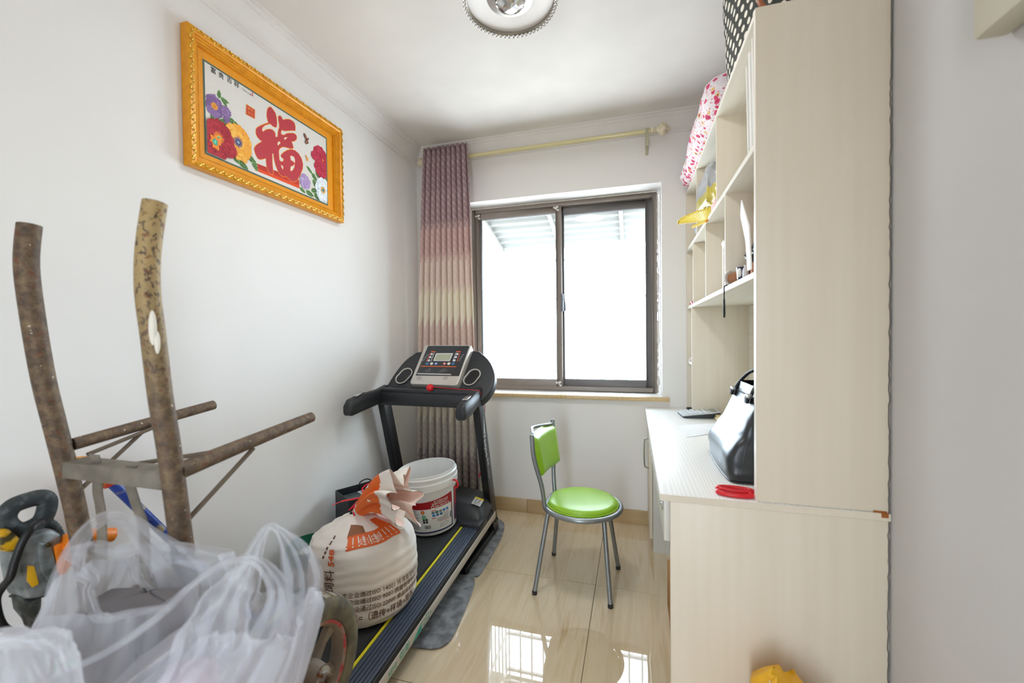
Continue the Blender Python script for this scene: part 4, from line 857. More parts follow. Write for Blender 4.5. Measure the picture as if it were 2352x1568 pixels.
# gathered neck and ruffle
NK = spt(0, .535).lerp(spt(PI, .535), .5); RT_ = Vector((-.925, 1.555, .598)); ax = (RT_ - NK); ra = ax.normalized().orthogonal().normalized(); rb = ax.normalized().cross(ra)
def ruff(u, v, off=0, k=1.0):
    th = 2 * PI * u; r = .030 + .012 * math.sin(v * PI) + .070 * v ** 1.7; r *= 1 + (.10 + .26 * v) * math.cos(6 * th + 2 * nz((math.cos(th), math.sin(th), 1))) + .12 * v * math.cos(13 * th)
    c = NK + ax * (v * 1.0) + Vector((0, 0, .045 * math.sin(v * PI * .9)))
    e = .03 * v * nz((math.cos(th) * 2, math.sin(th) * 2, 5)); r += off
    return c + (ra * math.cos(th) * 1.0 + rb * math.sin(th) * 1.15) * r * k + ax.normalized() * e * 2
g = G().surf(lambda u, v: ruff(u, v), 144, 30, cu=True, cf=lambda u, v: ('e2681f' if nz((u * 9, v * 6, 0)) < .42 else 'e8dfd6') if .05 < v < .66 + .05 * math.sin(u * 40) else 'e6ddd4')
mk('ruffle', g, PRINT, sk, smooth=True)
g = G().surf(lambda u, v: ruff(u, .45 + .55 * v, -.003, .97), 144, 16, cu=True, cf=lambda u, v: 'e3c4b6' if nz((math.cos(6.28 * u) * 2, math.sin(6.28 * u) * 2, 3)) > -.05 else 'e2d8cd'); mk('ruffle_lining', g, PRINT, sk, smooth=True)
redst = M('red_poly_string', 'd81e34', .4)
st_ = mk('tie_string', G().tube([NK + ax * .03 + (ra * math.cos(a) + rb * math.sin(a)) * .037 for a in [2 * PI * k / 24 for k in range(24)]], .0035, 6, closed=True), redst, sk, smooth=1)
k0 = NK + Vector((-.03, -.02, .01))
mk('string_end', G().tube(spline([k0, at(828, 1136, y=1.53), at(805, 1138, y=1.52), at(785, 1142, y=1.52), at(763, 1151, y=1.52)], 5), [.004] * 8 + [.005] * 8 + [.003] * 5, 6, flat=.6), redst, st_, smooth=1)
mk('string_end', G().tube(spline([k0, at(833, 1128, y=1.56), at(832, 1115, y=1.57), at(838, 1106, y=1.58), at(847, 1101, y=1.58)], 5), .0035, 6, flat=.6), redst, st_, smooth=1)

# ------------------------------------------------------------------ black gift bag behind the sack
bpap = M('black_coated_paper', '1d2126', .45); c1 = at(770, 1117, z=.46); c2 = at(866, 1091, z=.46); c4 = at(900, 1110, z=.46)
e1 = (c2 - c1); e2v = (c4 - c2); zf = tmz(2.0) + .0052
gb_ = thing('gift_bag', ((c1.x + c4.x) / 2, (c1.y + c4.y) / 2, zf), 'black paper gift bag with black cord handles between the sack and left wall', 'bag')
C4 = [c1, c2, c2 + e2v, c1 + e2v]; C4 = [Vector((p.x, p.y, .46)) for p in C4]; g = G(); cc_ = sum(C4, Vector()) / 4
inn = [Vector((p.x + (cc_.x - p.x) * .03, p.y + (cc_.y - p.y) * .03, p.z)) for p in C4]
bot = [Vector((p.x, p.y, zf)) for p in C4]; bi = [Vector((p.x, p.y, zf + .004)) for p in inn]
g.add(C4 + inn + bot + bi, [(8 + i, 8 + (i + 1) % 4, (i + 1) % 4, i) for i in range(4)] + [(i, (i + 1) % 4, 4 + (i + 1) % 4, 4 + i) for i in range(4)] + [(4 + i, 4 + (i + 1) % 4, 12 + (i + 1) % 4, 12 + i) for i in range(4)] + [(8, 11, 10, 9), (12, 13, 14, 15)])
mk('bag_body', g, bpap, gb_)
hm = M('black_cord', '0e0e10', .6)
for (s0, s1, q) in ((.55, .80, 0), (.35, .6, 3)):
    a = C4[0 if q == 0 else 3] + e1 * s0; b_ = C4[0 if q == 0 else 3] + e1 * s1; off = e2v.normalized() * (.012 if q == 0 else -.012)
    mk('cord_handle', G().tube(spline([a + Vector((0, 0, -.03)) + off, a + Vector((0, 0, .01)) + off, a.lerp(b_, .5) + Vector((0, 0, .03)) + off * 3, b_ + Vector((0, 0, .008)) + off * 3, b_ + Vector((0, 0, -.035)) + off], 5), .0035, 7), hm, gb_, smooth=1)
ins = [cc_ + (p - cc_) * .9 for p in C4]; zt = .425
tag(mk('product_box', G().prism([Vector((p.x, p.y, zf + .006)) for p in ins], (0, 0, zt - zf - .006)), M('slate_green_card', '4c5a5a', .5), bevel=.002), 'slate green box inside the black gift bag', 'box')
q = [Vector((cc_.x, cc_.y, zt + .001)) + e1 * a + e2v * b_ for a, b_ in ((-.02, -.42), (.34, -.42), (.34, .30), (-.02, .30))]
g = G().poly(q, 'dedede')
for i in range(12): p = q[0] + (q[1] - q[0]) * (.08 + .07 * i); g.add([p + (q[3] - q[0]) * .08 + Vector((0, 0, .0005)), p + (q[1] - q[0]) * (.02 + .02 * (i % 2)) + (q[3] - q[0]) * .08 + Vector((0, 0, .0005)), p + (q[1] - q[0]) * (.02 + .02 * (i % 2)) + (q[3] - q[0]) * .4 + Vector((0, 0, .0005)), p + (q[3] - q[0]) * .4 + Vector((0, 0, .0005))], [(0, 1, 2, 3)], '3a3a3a')
mk('label', g, PRINT, bpy.data.objects['product_box'])

# ------------------------------------------------------------------ dark green bucket
gm = M('dark_green_plastic', '0f5c46', .28)
GC = Vector((-1.448, 1.60, 0)); grz = .335
gbk = thing('plastic_pail', (GC.x, GC.y, .16), 'dark green open plastic pail behind the feed sack by the left wall', 'pail')
zb_ = tmz(1.6) + .0052
mk('pail_body', G().lathe([(0, zb_), (.085, zb_), (.090, zb_ + .004), (.098, grz - .05), (.104, grz - .048), (.104, grz - .036), (.101, grz - .034), (.102, grz - .012), (.107, grz - .010), (.107, grz), (.101, grz), (.088, zb_ + .006), (0, zb_ + .005)], GC, 48), gm, gbk, smooth=1)
mk('label', G().lathe([(.0935, zb_ + .02), (.0972, grz - .055)], GC, 40), M('pale_printed_label', 'c9c9c4', .5, var=('6d6a66', (90, 90, 60), .5, .6)), gbk, smooth=1)

# ------------------------------------------------------------------ rusty two-wheeled cart
rust = bpy.data.materials.new('rusty_steel_tube'); rust.use_nodes = True; t = NT(rust); b = t.n['Principled BSDF']
n1 = t.noise(t.coord(), 46, 7, .7); n2 = t.noise(t.coord(scale=(1, 1, .7)), 105, 4, .65); n3 = t.noise(t.coord(), 5, 3)
c = t.ramp(n1, [(.30, lin('40342a')), (.45, lin('594839')), (.56, lin('6e5a45')), (.68, lin('7d6b4e')), (.80, lin('94805a'))])
zc_ = t.sep(t.coord())[2]
up1 = t.m('MULTIPLY', t.m('MULTIPLY', t.m('SUBTRACT', zc_, 1.12, clamp=True), 3., clamp=True), t.m('GREATER_THAN', n2, .44)); up1 = t.m('MULTIPLY', up1, t.m('GREATER_THAN', t.sep(t.coord())[0], 0.)); c = t.mix(t.m('MULTIPLY', up1, .8), c, lin('b49a68'))
spk = t.m('GREATER_THAN', t.noise(t.coord(), 90, 2, .5), .74); c = t.mix(spk, c, lin('c9beac')); rs = t.m('GREATER_THAN', t.noise(t.coord(), 60, 3, .6), .63); c = t.mix(t.m('MULTIPLY', rs, .6), c, lin('6e3418'))
t.l.new(c, b.inputs['Base Color']); b.inputs['Roughness'].default_value = .6; b.inputs['Metallic'].default_value = .15
bn = t.new('ShaderNodeBump'); bn.inputs['Strength'].default_value = .3; bn.inputs['Distance'].default_value = .002; t.l.new(n2, bn.inputs['Height']); t.l.new(bn.outputs[0], b.inputs['Normal'])
dsteel = M('dusty_grey_steel', '847c70', .7, .1, var=('6c655a', (20, 20, 20), .35, .65, 5), bump=((60, 60, 60), .2, .002)); rebar = M('rusty_rebar', '6b5d4e', .75, bump=((10, 10, 200), .6, .002))
ct = thing('hand_cart', (-1.16, .72, 0), 'rusty two-wheeled steel hand cart stood upright with its tube handles raised', 'cart')
for x in (-.96, -1.36):
    pts = [(x, .640, 1.577), (x - .004, .628, 1.48), (x - .003, .624, 1.391), (x, .630, 1.301), (x, .641, 1.172), (x, .653, 1.077), (x, .662, .99), (x, .676, .846), (x, .70, .6), (x, .74, .3), (x, .76, .0)]
    if x < -1: pts = [(x, .635, 1.563), (x, .628, 1.468), (x, .636, 1.346), (x, .651, 1.201), (x, .668, 1.092), (x, .686, .98), (x, .708, .828), (x, .73, .6), (x, .75, .3), (x, .76, 0)]
    sp_ = spline(pts, 5); hd = mk('handle_tube', G().tube(sp_, .0215, 20, cap=False), rust, ct, smooth=1)
    mk('tube_bore', G().tube([sp_[0] + (sp_[0] - sp_[1]).normalized() * .0005, sp_[0], sp_[1], sp_[2]], [.0215, .0185, .0185, .0185], 20, cap=False), rust, hd, smooth=1)
    x2 = x + .004; mk('stand_leg', G().tube([(x2, .672, 1.003), (x2, .82, 1.020), (x2, 1.065, 1.047)] if x > -1 else [(x2, .70, 1.03), (x2, .85, 1.047), (x2, 1.068, 1.070)], [.019, .0175, .0155] if x > -1 else .0155, 16), rust, ct, smooth=1)
pt = G().sphere((-.952 + .011, .617, 1.315), .012, 12, 8, (.7, .5, 3.0)).sphere((-.935, .621, 1.285), .008, 10, 6, (.7, .6, 3))
mk('white_foam_splat', pt, M('white_foam', 'e6e0d4', .8), bpy.data.objects['handle_tube'], smooth=1)
def P6(px_, py_, x): return at(px_, py_, x=x)
for a, b_ in ((P6(428, 1188, -.955), P6(582, 1020, -.955)), (P6(188, 1112, -1.352), P6(346, 965, -1.352)), (Vector((-1.34, .72, 1.0)), Vector((-1.345, .92, 1.045))), (Vector((-1.20, .70, .985)), Vector((-.958, .86, 1.01)))): mk('brace_rod', G().tube([a, b_], .0055, 8), rebar, ct, smooth=1)
mk('cross_bar', G().box(-1.345, -.975, .672, .722, .988, .994).box(-1.345, -.975, .672, .678, .955, .989), dsteel, ct, bevel=.001)
mk('cross_bar', G().box(-1.345, -.975, .70, .75, .585, .591).box(-1.345, -.975, .70, .706, .552, .586), dsteel, ct, bevel=.001)
for pxs in (((214, 1035), (224, 1075), (222, 1120), (232, 1200)), ((300, 1060), (296, 1100), (310, 1150), (330, 1225))):
    ps = [at(a, b_, y=.685 + .01 * i) for i, (a, b_) in enumerate(pxs)]; ps.append(Vector((ps[-1].x + .004, .705, .57))); ps = spline(ps, 5); g = G(); vs = []
    for p in ps: vs += [p + Vector((-.017, 0, 0)), p + Vector((.017, 0, 0)), p + Vector((.017, .004, 0)), p + Vector((-.017, .004, 0))]
    g.add(vs, [(0, 3, 2, 1), tuple(len(vs) - 4 + i for i in range(4))] + [(j * 4 + i, j * 4 + (i + 1) % 4, (j + 1) * 4 + (i + 1) % 4, (j + 1) * 4 + i) for j in range(len(ps) - 1) for i in range(4)])
    mk('flat_strap', g, dsteel, ct, bevel=.0008)
WY, WZ, WR = .945, .355, .195
mk('axle', G().tube([(-1.50, WY, WZ), (-.80, WY, WZ)], .012, 12), rust, ct, smooth=1)
for x in (-.96, -1.36): mk('axle_bracket', G().prism([(x - .004, .70, .60), (x - .004, .73, .60), (x - .004, WY + .02, WZ), (x - .004, WY - .02, WZ - .02)], (.008, 0, 0)), dsteel, ct, bevel=.001)
tyre = M('dirty_rubber_tyre', '6f6750', .85, var=('4a473f', (16, 16, 16), .38, .62, 6), bump=((50, 50, 50), .4, .004)); tread = M('worn_grey_tread', '8c8578', .85, var=('8a6a4a', (20, 30, 30), .45, .6, 5)); wrim = M('dusty_red_wheel', '8d8072', .7, var=('756a5f', (14, 14, 14), .35, .65, 5)); wred = M('chipped_red_enamel', 'b0343a', .5, var=('8d8072', (50, 50, 50), .45, .6, 4)); nutm = M('zinc_nut', 'b3b1a8', .4, .6, var=('8a5a3a', (70, 70, 70), .5, .65))
for X0 in (-.878, -1.445):
    s = 1 if X0 > -1 else -1; wc = Vector((X0, WY, WZ)); A_ = (s, 0, 0)
    wh = mk('wheel', G().lathe([(.122, -.022), (.130, -.025), (.132, -.020), (.126, -.012), (.118, 0), (.126, .012), (.132, .020), (.130, .025), (.122, .022), (.112, .006), (.112, -.006)], wc, 48, A_, closed=True).lathe([(.0, -.02), (.034, -.02), (.038, -.012), (.038, .012), (.034, .03), (.030, .046), (.0, .046)], wc, 24, A_), wrim, ct, smooth=1)
    mk('tyre', G().lathe([(.130, -.024), (.134, -.030), (.160, -.034), (.180, -.031), (.190, -.022), (WR, -.010), (WR + .001, 0), (WR, .010), (.190, .022), (.180, .031), (.160, .034), (.134, .030), (.130, .024)], wc, 64, A_, closed=True), tyre, wh, smooth=1)
    g = G()
    for k in range(36):
        a = 2 * PI * k / 36; d = Vector((0, math.cos(a), math.sin(a))); tt = Vector((0, -d.z, d.y))
        for sx in (-1, 1):
            c_ = wc + d * (WR - .006) + Vector((sx * .013, 0, 0)) + tt * .006 * sx
            g.add([c_ + Vector((ox * .0095, 0, 0)) + d * od * .0075 + tt * ot * .0105 for ox, od, ot in ((-1, -1, -1), (1, -1, -1), (1, -1, 1), (-1, -1, 1), (-1, 1, -1), (1, 1 - .6 * (sx > 0), -1), (1, 1 - .6 * (sx > 0), 1), (-1, 1, 1))], [(3, 2, 1, 0), (4, 5, 6, 7), (0, 1, 5, 4), (1, 2, 6, 5), (2, 3, 7, 6), (3, 0, 4, 7)])
    mk('tread', g, tread, bpy.data.objects[wh.name], bevel=0)
    for k in range(5):
        a = 2 * PI * k / 5 + .65; d = Vector((0, math.cos(a), math.sin(a))); tt = Vector((0, -d.z, d.y)); g = G()
        vs = []
        for r, w_, tk in ((.030, .020, .014), (.075, .015, .008), (.118, .026, .009)):
            for ox, ot in ((-1, -1), (1, -.6), (1, .6), (-1, 1)): vs.append(wc + d * r + Vector((ox * tk, 0, 0)) + tt * ot * w_)
        g.add(vs, [(0, 1, 2, 3), (11, 10, 9, 8)] + [(j * 4 + i, (j + 1) * 4 + i, (j + 1) * 4 + (i + 1) % 4, j * 4 + (i + 1) % 4) for j in range(2) for i in range(4)])
        mk('spoke', g, wrim, wh, bevel=.002)
    mk('rim_edge', G().lathe([(.1225, .0225), (.131, .0262), (.1335, .021), (.127, .018)], wc, 48, A_, closed=True), wred, wh, smooth=1)
    mk('hub_nut', G().lathe([(.026, .046), (.027, .052), (.018, .052)], wc, 24, A_).lathe([(.018, .050), (.018, .066), (.0, .066)], wc, 6, A_).lathe([(.009, .066), (.009, .076), (0, .078)], wc, 12, A_), nutm, wh)

# ------------------------------------------------------------------ demolition hammer behind the cart
HX = -1.475
def H4(cx, cy, x=HX): return at(cx / 3.213, 1080 + cy / 3.213, x=x)
gal = M('scuffed_cast_aluminium', '93999a', .45, .45, var=('5f6665', (25, 25, 25), .4, .65, 5)); dbl = M('dusty_black_rubber', '2b3133', .6, var=('5b6264', (40, 40, 40), .55, .72, 4)); orp = M('orange_tool_plastic', 'e8801e', .4, var=('b5560f', (40, 40, 40), .6, .72, 4)); ylw = M('worn_yellow_paint', 'd9a516', .5, var=('4a4220', (30, 30, 30), .52, .6, 4))
hm_ = thing('demolition_hammer', (HX, .68, .60), 'grey and orange demolition hammer with black loop handle behind the cart', 'power tool')
def hpoly(pts, w_, mt, nm, par=None, bev=.006, dx=0): return mk(nm, G().prism([H4(a, b_, HX + dx) - Vector((w_ / 2, 0, 0)) for a, b_ in pts], (w_, 0, 0)), mt, par or hm_, bevel=bev)
mk('loop_handle', G().tube(spline([H4(*p) for p in ((45, 300), (95, 235), (190, 195), (290, 172), (345, 190), (345, 260), (310, 335), (240, 385), (150, 415), (85, 400), (45, 350))], 4, True), .017, 12, closed=True, flat=1.2), dbl, hm_, smooth=1)
hpoly([(50, 560), (75, 475), (180, 425), (320, 385), (385, 430), (400, 560), (385, 720), (310, 810), (270, 900), (120, 905), (85, 800), (60, 680)], .085, gal, 'gear_housing', bev=.012)
hpoly([(110, 890), (275, 885), (268, 1000), (232, 1088), (190, 1070), (130, 1000)], .05, M('dark_cast_iron', '5d605a', .55, .4, var=('3d3f3a', (30, 30, 30), .4, .6, 4)), 'tool_holder', bev=.008)
hpoly([(135, 912), (270, 868), (272, 880), (138, 926)], .08, M_black, 'clamp_slot', bev=.001)
hpoly([(120, 655), (170, 658), (205, 790), (155, 815), (118, 765)], .089, ylw, 'yellow_label', bev=.001)
hpoly([(190, 480), (300, 500), (330, 640), (280, 780), (215, 700)], .096, gal, 'ribbed_cover', bev=.006)
hpoly([(-60, 400), (20, 390), (105, 470), (85, 540), (30, 572), (-60, 540)], .06, ylw, 'gear_cap', bev=.012)
hpoly([(308, 512), (400, 478), (500, 448), (490, 520), (450, 640), (385, 735), (345, 700)], .098, orp, 'orange_cover', bev=.006)
mk('motor_barrel', G().tube([H4(470, 500, HX + .05), H4(640, 462, HX + .055), H4(838, 445, HX + .06)], [.020, .021, .0185], 20), orp, hm_, bevel=.002)
mk('screw', G().sphere(H4(362, 517, HX + .05), .007, 10, 6, (.6, 1, 1)), M('dark_screw', '4a3a1c', .5, .5), hm_, smooth=1)
mk('power_cord', G().tube(spline([H4(300, 352, HX + .03), H4(235, 400, HX + .055), H4(165, 500, HX + .06), H4(110, 640, HX + .055), H4(75, 760, HX + .05), H4(20, 830, HX + .03), H4(-30, 930, HX + .02), H4(0, 1080, HX), H4(70, 1150, HX), H4(230, 1152, HX), H4(330, 1160, HX), H4(420, 1300, HX), H4(380, 1700, HX + .02)], 7), .0085, 10), M('black_cable', '15181a', .45), hm_, smooth=1)
mk('cord_guard', G().tube(spline([H4(290, 350), H4(350, 360), H4(400, 400), H4(430, 460)], 6), [.012 + .0015 * (i % 2) for i in range(19)], 10), dbl, hm_, smooth=1)
p = H4(210, 1060); mk('support_spike', G().tube([(p.x, p.y, p.z + .02), (p.x + .03, p.y + .05, .30), (p.x + .04, p.y + .07, 0)], [.014, .012, .010], 12), M('dark_steel_bit', '4a4844', .5, .6), hm_, smooth=1)

# blue tube tool
bl = M('chipped_blue_enamel', '1f3f94', .35, var=('9a937a', (22, 22, 22), .56, .66, 6)); yr = M('worn_yellow_and_red_paint', 'd08a1c', .5, var=('b8382a', (9, 9, 9), .48, .56, 3))
a = at(250, 1092, x=-1.535); b_ = at(385, 1222, x=-1.50); d = (b_ - a).normalized(); b2 = a + d * ((a.z - .02) / -d.z)
bt_ = thing('blue_tool', (b2.x, b2.y, .0), 'blue metal tube tool with yellow and red head leaning on the left wall', 'tool')
mk('tube', G().tube([a, b_, b2], .0145, 20), bl, bt_, smooth=1)
pts = [at(x_, y_, x=-1.56) for x_, y_ in ((160, 1040), (200, 1036), (238, 1062), (250, 1082), (240, 1104), (214, 1106), (185, 1078))]
mk('head', G().prism(pts, (.042, 0, 0)), yr, bt_, bevel=.010); mk('collar', G().tube([a - d * .02, a + d * .015], .024, 18), M('red_enamel', 'b8382a', .4), bt_, bevel=.003)

# ------------------------------------------------------------------ black leather handbag on the desk
lea = M('black_grained_leather', '15171c', .36, spec=.7, bump=((260, 260, 260), .25, .001)); 
hb = thing('handbag', (.36, 1.68, DZT + .001), 'black leather tote handbag leaning against the shelf unit on the desk', 'handbag')
def hbp(u, v, off=0):
    th = 2 * PI * u; z = v; lean = .078 * z ** 1.2
    hx = .058 + .022 * math.sin(min(1, z / .6) * PI) - .022 * max(0, z - .4) ; hy = .215 - .012 * max(0, .1 - z) * 10 - .055 * z; cx = .352 + lean; cy = 1.682 + .012 * z
    ex = 2 / 7; c_, s_ = math.cos(th), math.sin(th); x = math.copysign(abs(c_) ** ex, c_) * (hx + off); y = math.copysign(abs(s_) ** ex, s_) * (hy + off)
    n_ = nz((x * 6, y * 7, z * 4.5)) * .016 + nz((x * 3 + 4, y * 13, z * 9)) * .006
    rb_ = .012 if z < .02 else 0
    return Vector((cx + x * (1 - rb_ * 2) - abs(n_) * (1 if x < 0 else .3) * min(1, z * 5) * -1 * (.5 if x < 0 else 0) + n_ * .5, cy + y + n_ * .4 * min(1, z * 5), DZT + .002 + z * .262))
g = G().surf(lambda u, v: hbp(u, v), 96, 36, cu=True); g.poly([hbp(i / 96, 0) for i in range(96)][::-1])
body = mk('bag_body', g, lea, hb, smooth=True); 
g = G().surf(lambda u, v: hbp(u, .93 + .0 * v, -.004) + (Vector((.385 + .06, 1.69, 0)) - Vector((hbp(u, 1).x, hbp(u, 1).y, 0))) * (.22 * v) + Vector((0, 0, .055 * v)), 96, 8, cu=True); mk('zip_collar', g, lea, hb, smooth=True)
for vv_ in (1.0, .012): mk('piping', G().tube([hbp(u / 64, vv_, .001) for u in range(64)], .003, 6, closed=True), lea, hb, smooth=1)
seam = G()
for uu in (.622, .745): seam.tube([hbp(uu, v / 20, .0005) for v in range(1, 20)], .0018, 5)
seam = G().tube([hbp(.742, v / 20, .0012) for v in range(1, 15)], .0016, 5); mk('gusset_seam', seam, lea, hb, smooth=1)
q = hbp(.742, .70); met = M('nickel_hardware', 'c2c4c6', .2, .95)
for sx in (-1, 1):
    y0_, y1_ = 1.575, 1.80; xx = .405 + sx * .030; zt_ = DZT + .30
    hp_ = spline([(xx, y0_, DZT + .245), (xx + .012, y0_ + .006, DZT + .285), (xx + .045, y0_ + .04, DZT + .33), (xx + .07, (y0_ + y1_) / 2, DZT + .355), (xx + .045, y1_ - .04, DZT + .335), (xx + .012, y1_ - .006, DZT + .285), (xx, y1_, DZT + .245)], 6)
    h_ = mk('handle', G().tube(hp_, .0062, 10, up=(1, 0, 0)), lea, hb, smooth=1)
    for y_ in (y0_, y1_): mk('handle_ring', G().box(xx - .011, xx + .008, y_ - .009, y_ + .009, DZT + .262, DZT + .278), met, h_, bevel=.003); mk('handle_tab', G().box(xx - .012, xx - .006, y_ - .013, y_ + .013, DZT + .246, DZT + .266), M_black, h_, bevel=.002)
rc = Vector((.400, 1.478, DZT + .195)); mk('side_ring', G().tube([rc + Vector((.017 * math.cos(a), .003 * math.cos(a), .017 * math.sin(a))) for a in [2 * PI * k / 20 for k in range(20)]], .0026, 8, closed=True), met, hb, smooth=1)
mk('side_strap', G().tube([rc + Vector((0, .004, .015)), rc + Vector((.004, .03, .08)), rc + Vector((.01, .07, .10))], .009, 8, flat=.3, up=(1, 0, 0)), lea, hb, smooth=1)
mk('zip_pull', G().tube([(.430, 1.845, DZT + .292), (.415, 1.852, DZT + .290), (.405, 1.852, DZT + .262)], .0035, 6, flat=.5), M_black, hb, smooth=1)
g = G(); put_text(g, 'iooi', lambda u, v: Vector((hbp(.5, .19).x - .006 - .0 * v, 1.60 - u, DZT + .04 + v)), .018, 'b9bcc4'); mk('brand_mark', g, PRINTG, hb)

# red scissors, calculator, paper, pen, notebooks
sc_ = thing('scissors', (.29, 1.382, DZT), 'red handled scissors lying at the near end of the desk', 'scissors')
for k, (dy, dz) in enumerate(((0, 0), (.012, .004))):
    c_ = Vector((.288 + .004 * k, 1.366 + .022 * k, DZT + .0085 + dz)); pts = [c_ + Vector((.046 * math.cos(a), .016 * math.sin(a) - .004 * math.cos(a), .0)) for a in [2 * PI * i / 28 for i in range(28)]]
    mk('handle', G().tube(pts, .0072, 10, closed=True), redm, sc_, smooth=1)
mk('blade', G().prism([(.328, 1.372, DZT + .0005), (.328, 1.392, DZT + .0005), (.425, 1.382, DZT + .0005), (.43, 1.376, DZT + .0005)], (0, 0, .004)), M('dark_steel', '3c4a48', .3, .8), sc_, bevel=.001)
cl = thing('calculator', (.36, 2.66, DZT), 'silver grey desktop calculator with sloping display on the desk', 'calculator')
Rz = Matrix.Rotation(math.radians(6), 3, 'Z')
def CA(x, y, z=0): p = Rz @ Vector((x, y, 0)); return Vector((.365 + p.x, 2.655 + p.y, DZT + .001 + z))
g = G(); prf = [(-.1, .0), (.06, 0), (.102, .026), (.102, .034), (.05, .026), (-.1, .010)]
g.add([CA(x, -.075, z) for x, z in prf] + [CA(x, .075, z) for x, z in prf], [(0, 1, 2, 3, 4, 5), (11, 10, 9, 8, 7, 6)] + [(i, 6 + i, 6 + (i + 1) % 6, (i + 1) % 6) for i in range(6)]); mk('case', g, M('dark_grey_calculator_base', '2c3138', .4), cl, bevel=.003)
def ctz(x): return .010 + (x + .1) / .15 * .016 if x < .05 else .026 + (x - .05) / .052 * .008
g = G().add([CA(x, y, ctz(x) + dz) for dz in (.0, .005) for x, y in ((-.102, -.077), (.05, -.077), (.05, .077), (-.102, .077))], [(3, 2, 1, 0), (4, 5, 6, 7), (0, 1, 5, 4), (1, 2, 6, 5), (2, 3, 7, 6), (3, 0, 4, 7)]); mk('top_plate', g, M('silver_grey_plastic', 'c9ced2', .35, .2), cl, bevel=.002)
g = G().add([CA(x, y, ctz(x) + dz) for dz in (.0, .005) for x, y in ((.05, -.077), (.104, -.077), (.104, .077), (.05, .077))], [(3, 2, 1, 0), (4, 5, 6, 7), (0, 1, 5, 4), (1, 2, 6, 5), (2, 3, 7, 6), (3, 0, 4, 7)]); mk('display_bezel', g, bpy.data.materials['silver_grey_plastic'], cl, bevel=.002)
mk('display', G().add([CA(x, y, ctz(x) + .0056) for x, y in ((.060, -.055), (.092, -.055), (.092, .05), (.060, .05))], [(0, 1, 2, 3)]), M('grey_lcd', '8e968f', .2), cl)
kf = None
for i in range(5):
    for j in range(5):
        x, y = -.088 + i * .0265, -.060 + j * .028; p = CA(x, y, ctz(x) + .0045)
        if kf is None:
            kf = mk('key', G().box(p.x, p.x + .019, p.y, p.y + .021, p.z, p.z + .006), M('pale_key', 'dfe3e8', .4), cl, bevel=.0015); kp = p
        else: dup(kf, cl, p - kp)
papm = M('white_paper', 'eeeef0', .7)
g = G(); PA = [at(1561, 968, z=DZT), at(1577, 996, z=DZT), at(1655, 984, z=DZT), at(1660, 962, z=DZT)]
g.surf(lambda u, v: (PA[0].lerp(PA[3], u)).lerp(PA[1].lerp(PA[2], u), v) + Vector((0, 0, .0012 + .002 * abs(nz((u * 3, v * 3, 1))) + .003 * math.sin(v * PI))), 12, 8)
tag(mk('paper', g, papm, smooth=True), 'loose sheet of white paper lying on the desk beside the calculator', 'paper')
tag(mk('stapler', G().prism([(.318, 2.745, DZT + .0005), (.455, 2.78, DZT + .0005), (.455, 2.78, DZT + .022), (.40, 2.766, DZT + .03), (.318, 2.745, DZT + .034)], (-.006, .026, 0)), M('black_gloss_plastic', '16181b', .3), bevel=.005), 'small black stapler behind the calculator on the desk', 'stapler')
g = G(); nb = thing('notebook', (.52, 2.42, DZT), 'stack of cream edged notebooks behind the black handbag', 'notebook')
for i, c_ in enumerate(('e2d3ac', 'c9b27c')): mk('cover' if i == 0 else 'page_block', G().box(.44 + i * .005, .60, 2.28 + i * .01, 2.60, DZT + .001 + i * .012, DZT + .0125 + i * .012), M('notebook_' + ('cover' if i == 0 else 'pages'), c_, .6), nb, bevel=.002)

# ------------------------------------------------------------------ things on the shelves
S1, S2, ST = Z1 + TH + .0006, Z2 + TH + .0006, HT + .0006
kraft = M('brown_corrugated_card', 'b27d4e', .8); whc = M('white_card', 'ebe8e3', .6); strp = M('black_webbing', '15181a', .6)
cbx = thing('cardboard_sheet', (.46, 1.42, S1), 'brown cardboard sheets standing beside the near end of the middle shelf', 'cardboard')
mk('card', G().prism([(.352, 1.372, S1), (.60, 1.385, S1), (.60, 1.380, S1 + .25), (.352, 1.367, S1 + .245)], (0, .004, 0)), kraft, cbx)
mk('card', G().prism([(.35, 1.395, S1), (.36, 1.43, S1), (.355, 1.43, S1 + .19), (.345, 1.395, S1 + .2)], (.2, .02, 0)), kraft, cbx)
tag(mk('white_board', G().prism([at(a_, b_, x=.3365) for a_, b_ in ((1702, 450), (1700, 488), (1712, 545), (1716, 613), (1725, 609), (1722, 550), (1720, 510))], (.004, 0, 0)), whc, bevel=.001), 'white card panel with folded flap leaning against the brown cardboard', 'card')
def crumple(c, r, mat, sc=(1, 1, 1), amp=.25, fr=3, n=28, m=20, seed=0, pw=1):
    g = G(); c = Vector(c)
    def f(u, v):
        th, ph = 2 * PI * u, PI * v; d = Vector((math.sin(ph) * math.cos(th), math.sin(ph) * math.sin(th), math.cos(ph)))
        k = 1 + amp * (nz(d * fr + Vector((seed, 0, 0))) + .5 * nz(d * fr * 2.7 + Vector((0, seed, 0)))); d = Vector([math.copysign(abs(q_) ** pw, q_) for q_ in d])
        return c + Vector((d.x * sc[0], d.y * sc[1], d.z * sc[2])) * r * k
    return g.surf(f, n, m, cu=True)
dpl = M('crinkled_dark_plastic', '1b2430', .2, spec=.8)
tag(mk('plastic_bundle', crumple((.41, 1.53, S1 + .078), .048, dpl, (1.1, 1.1, .85), .35, 2.2, 40, 28, seed=3), dpl, smooth=True), 'crinkled black plastic bundle on the middle shelf beside the white card', 'bundle')
brz = M('copper_brown_metal', 'a8714c', .3, .5)
cup_ = thing('copper_cup', (.36, 1.66, S1), 'copper brown cup lying on its side on the middle shelf', 'cup')
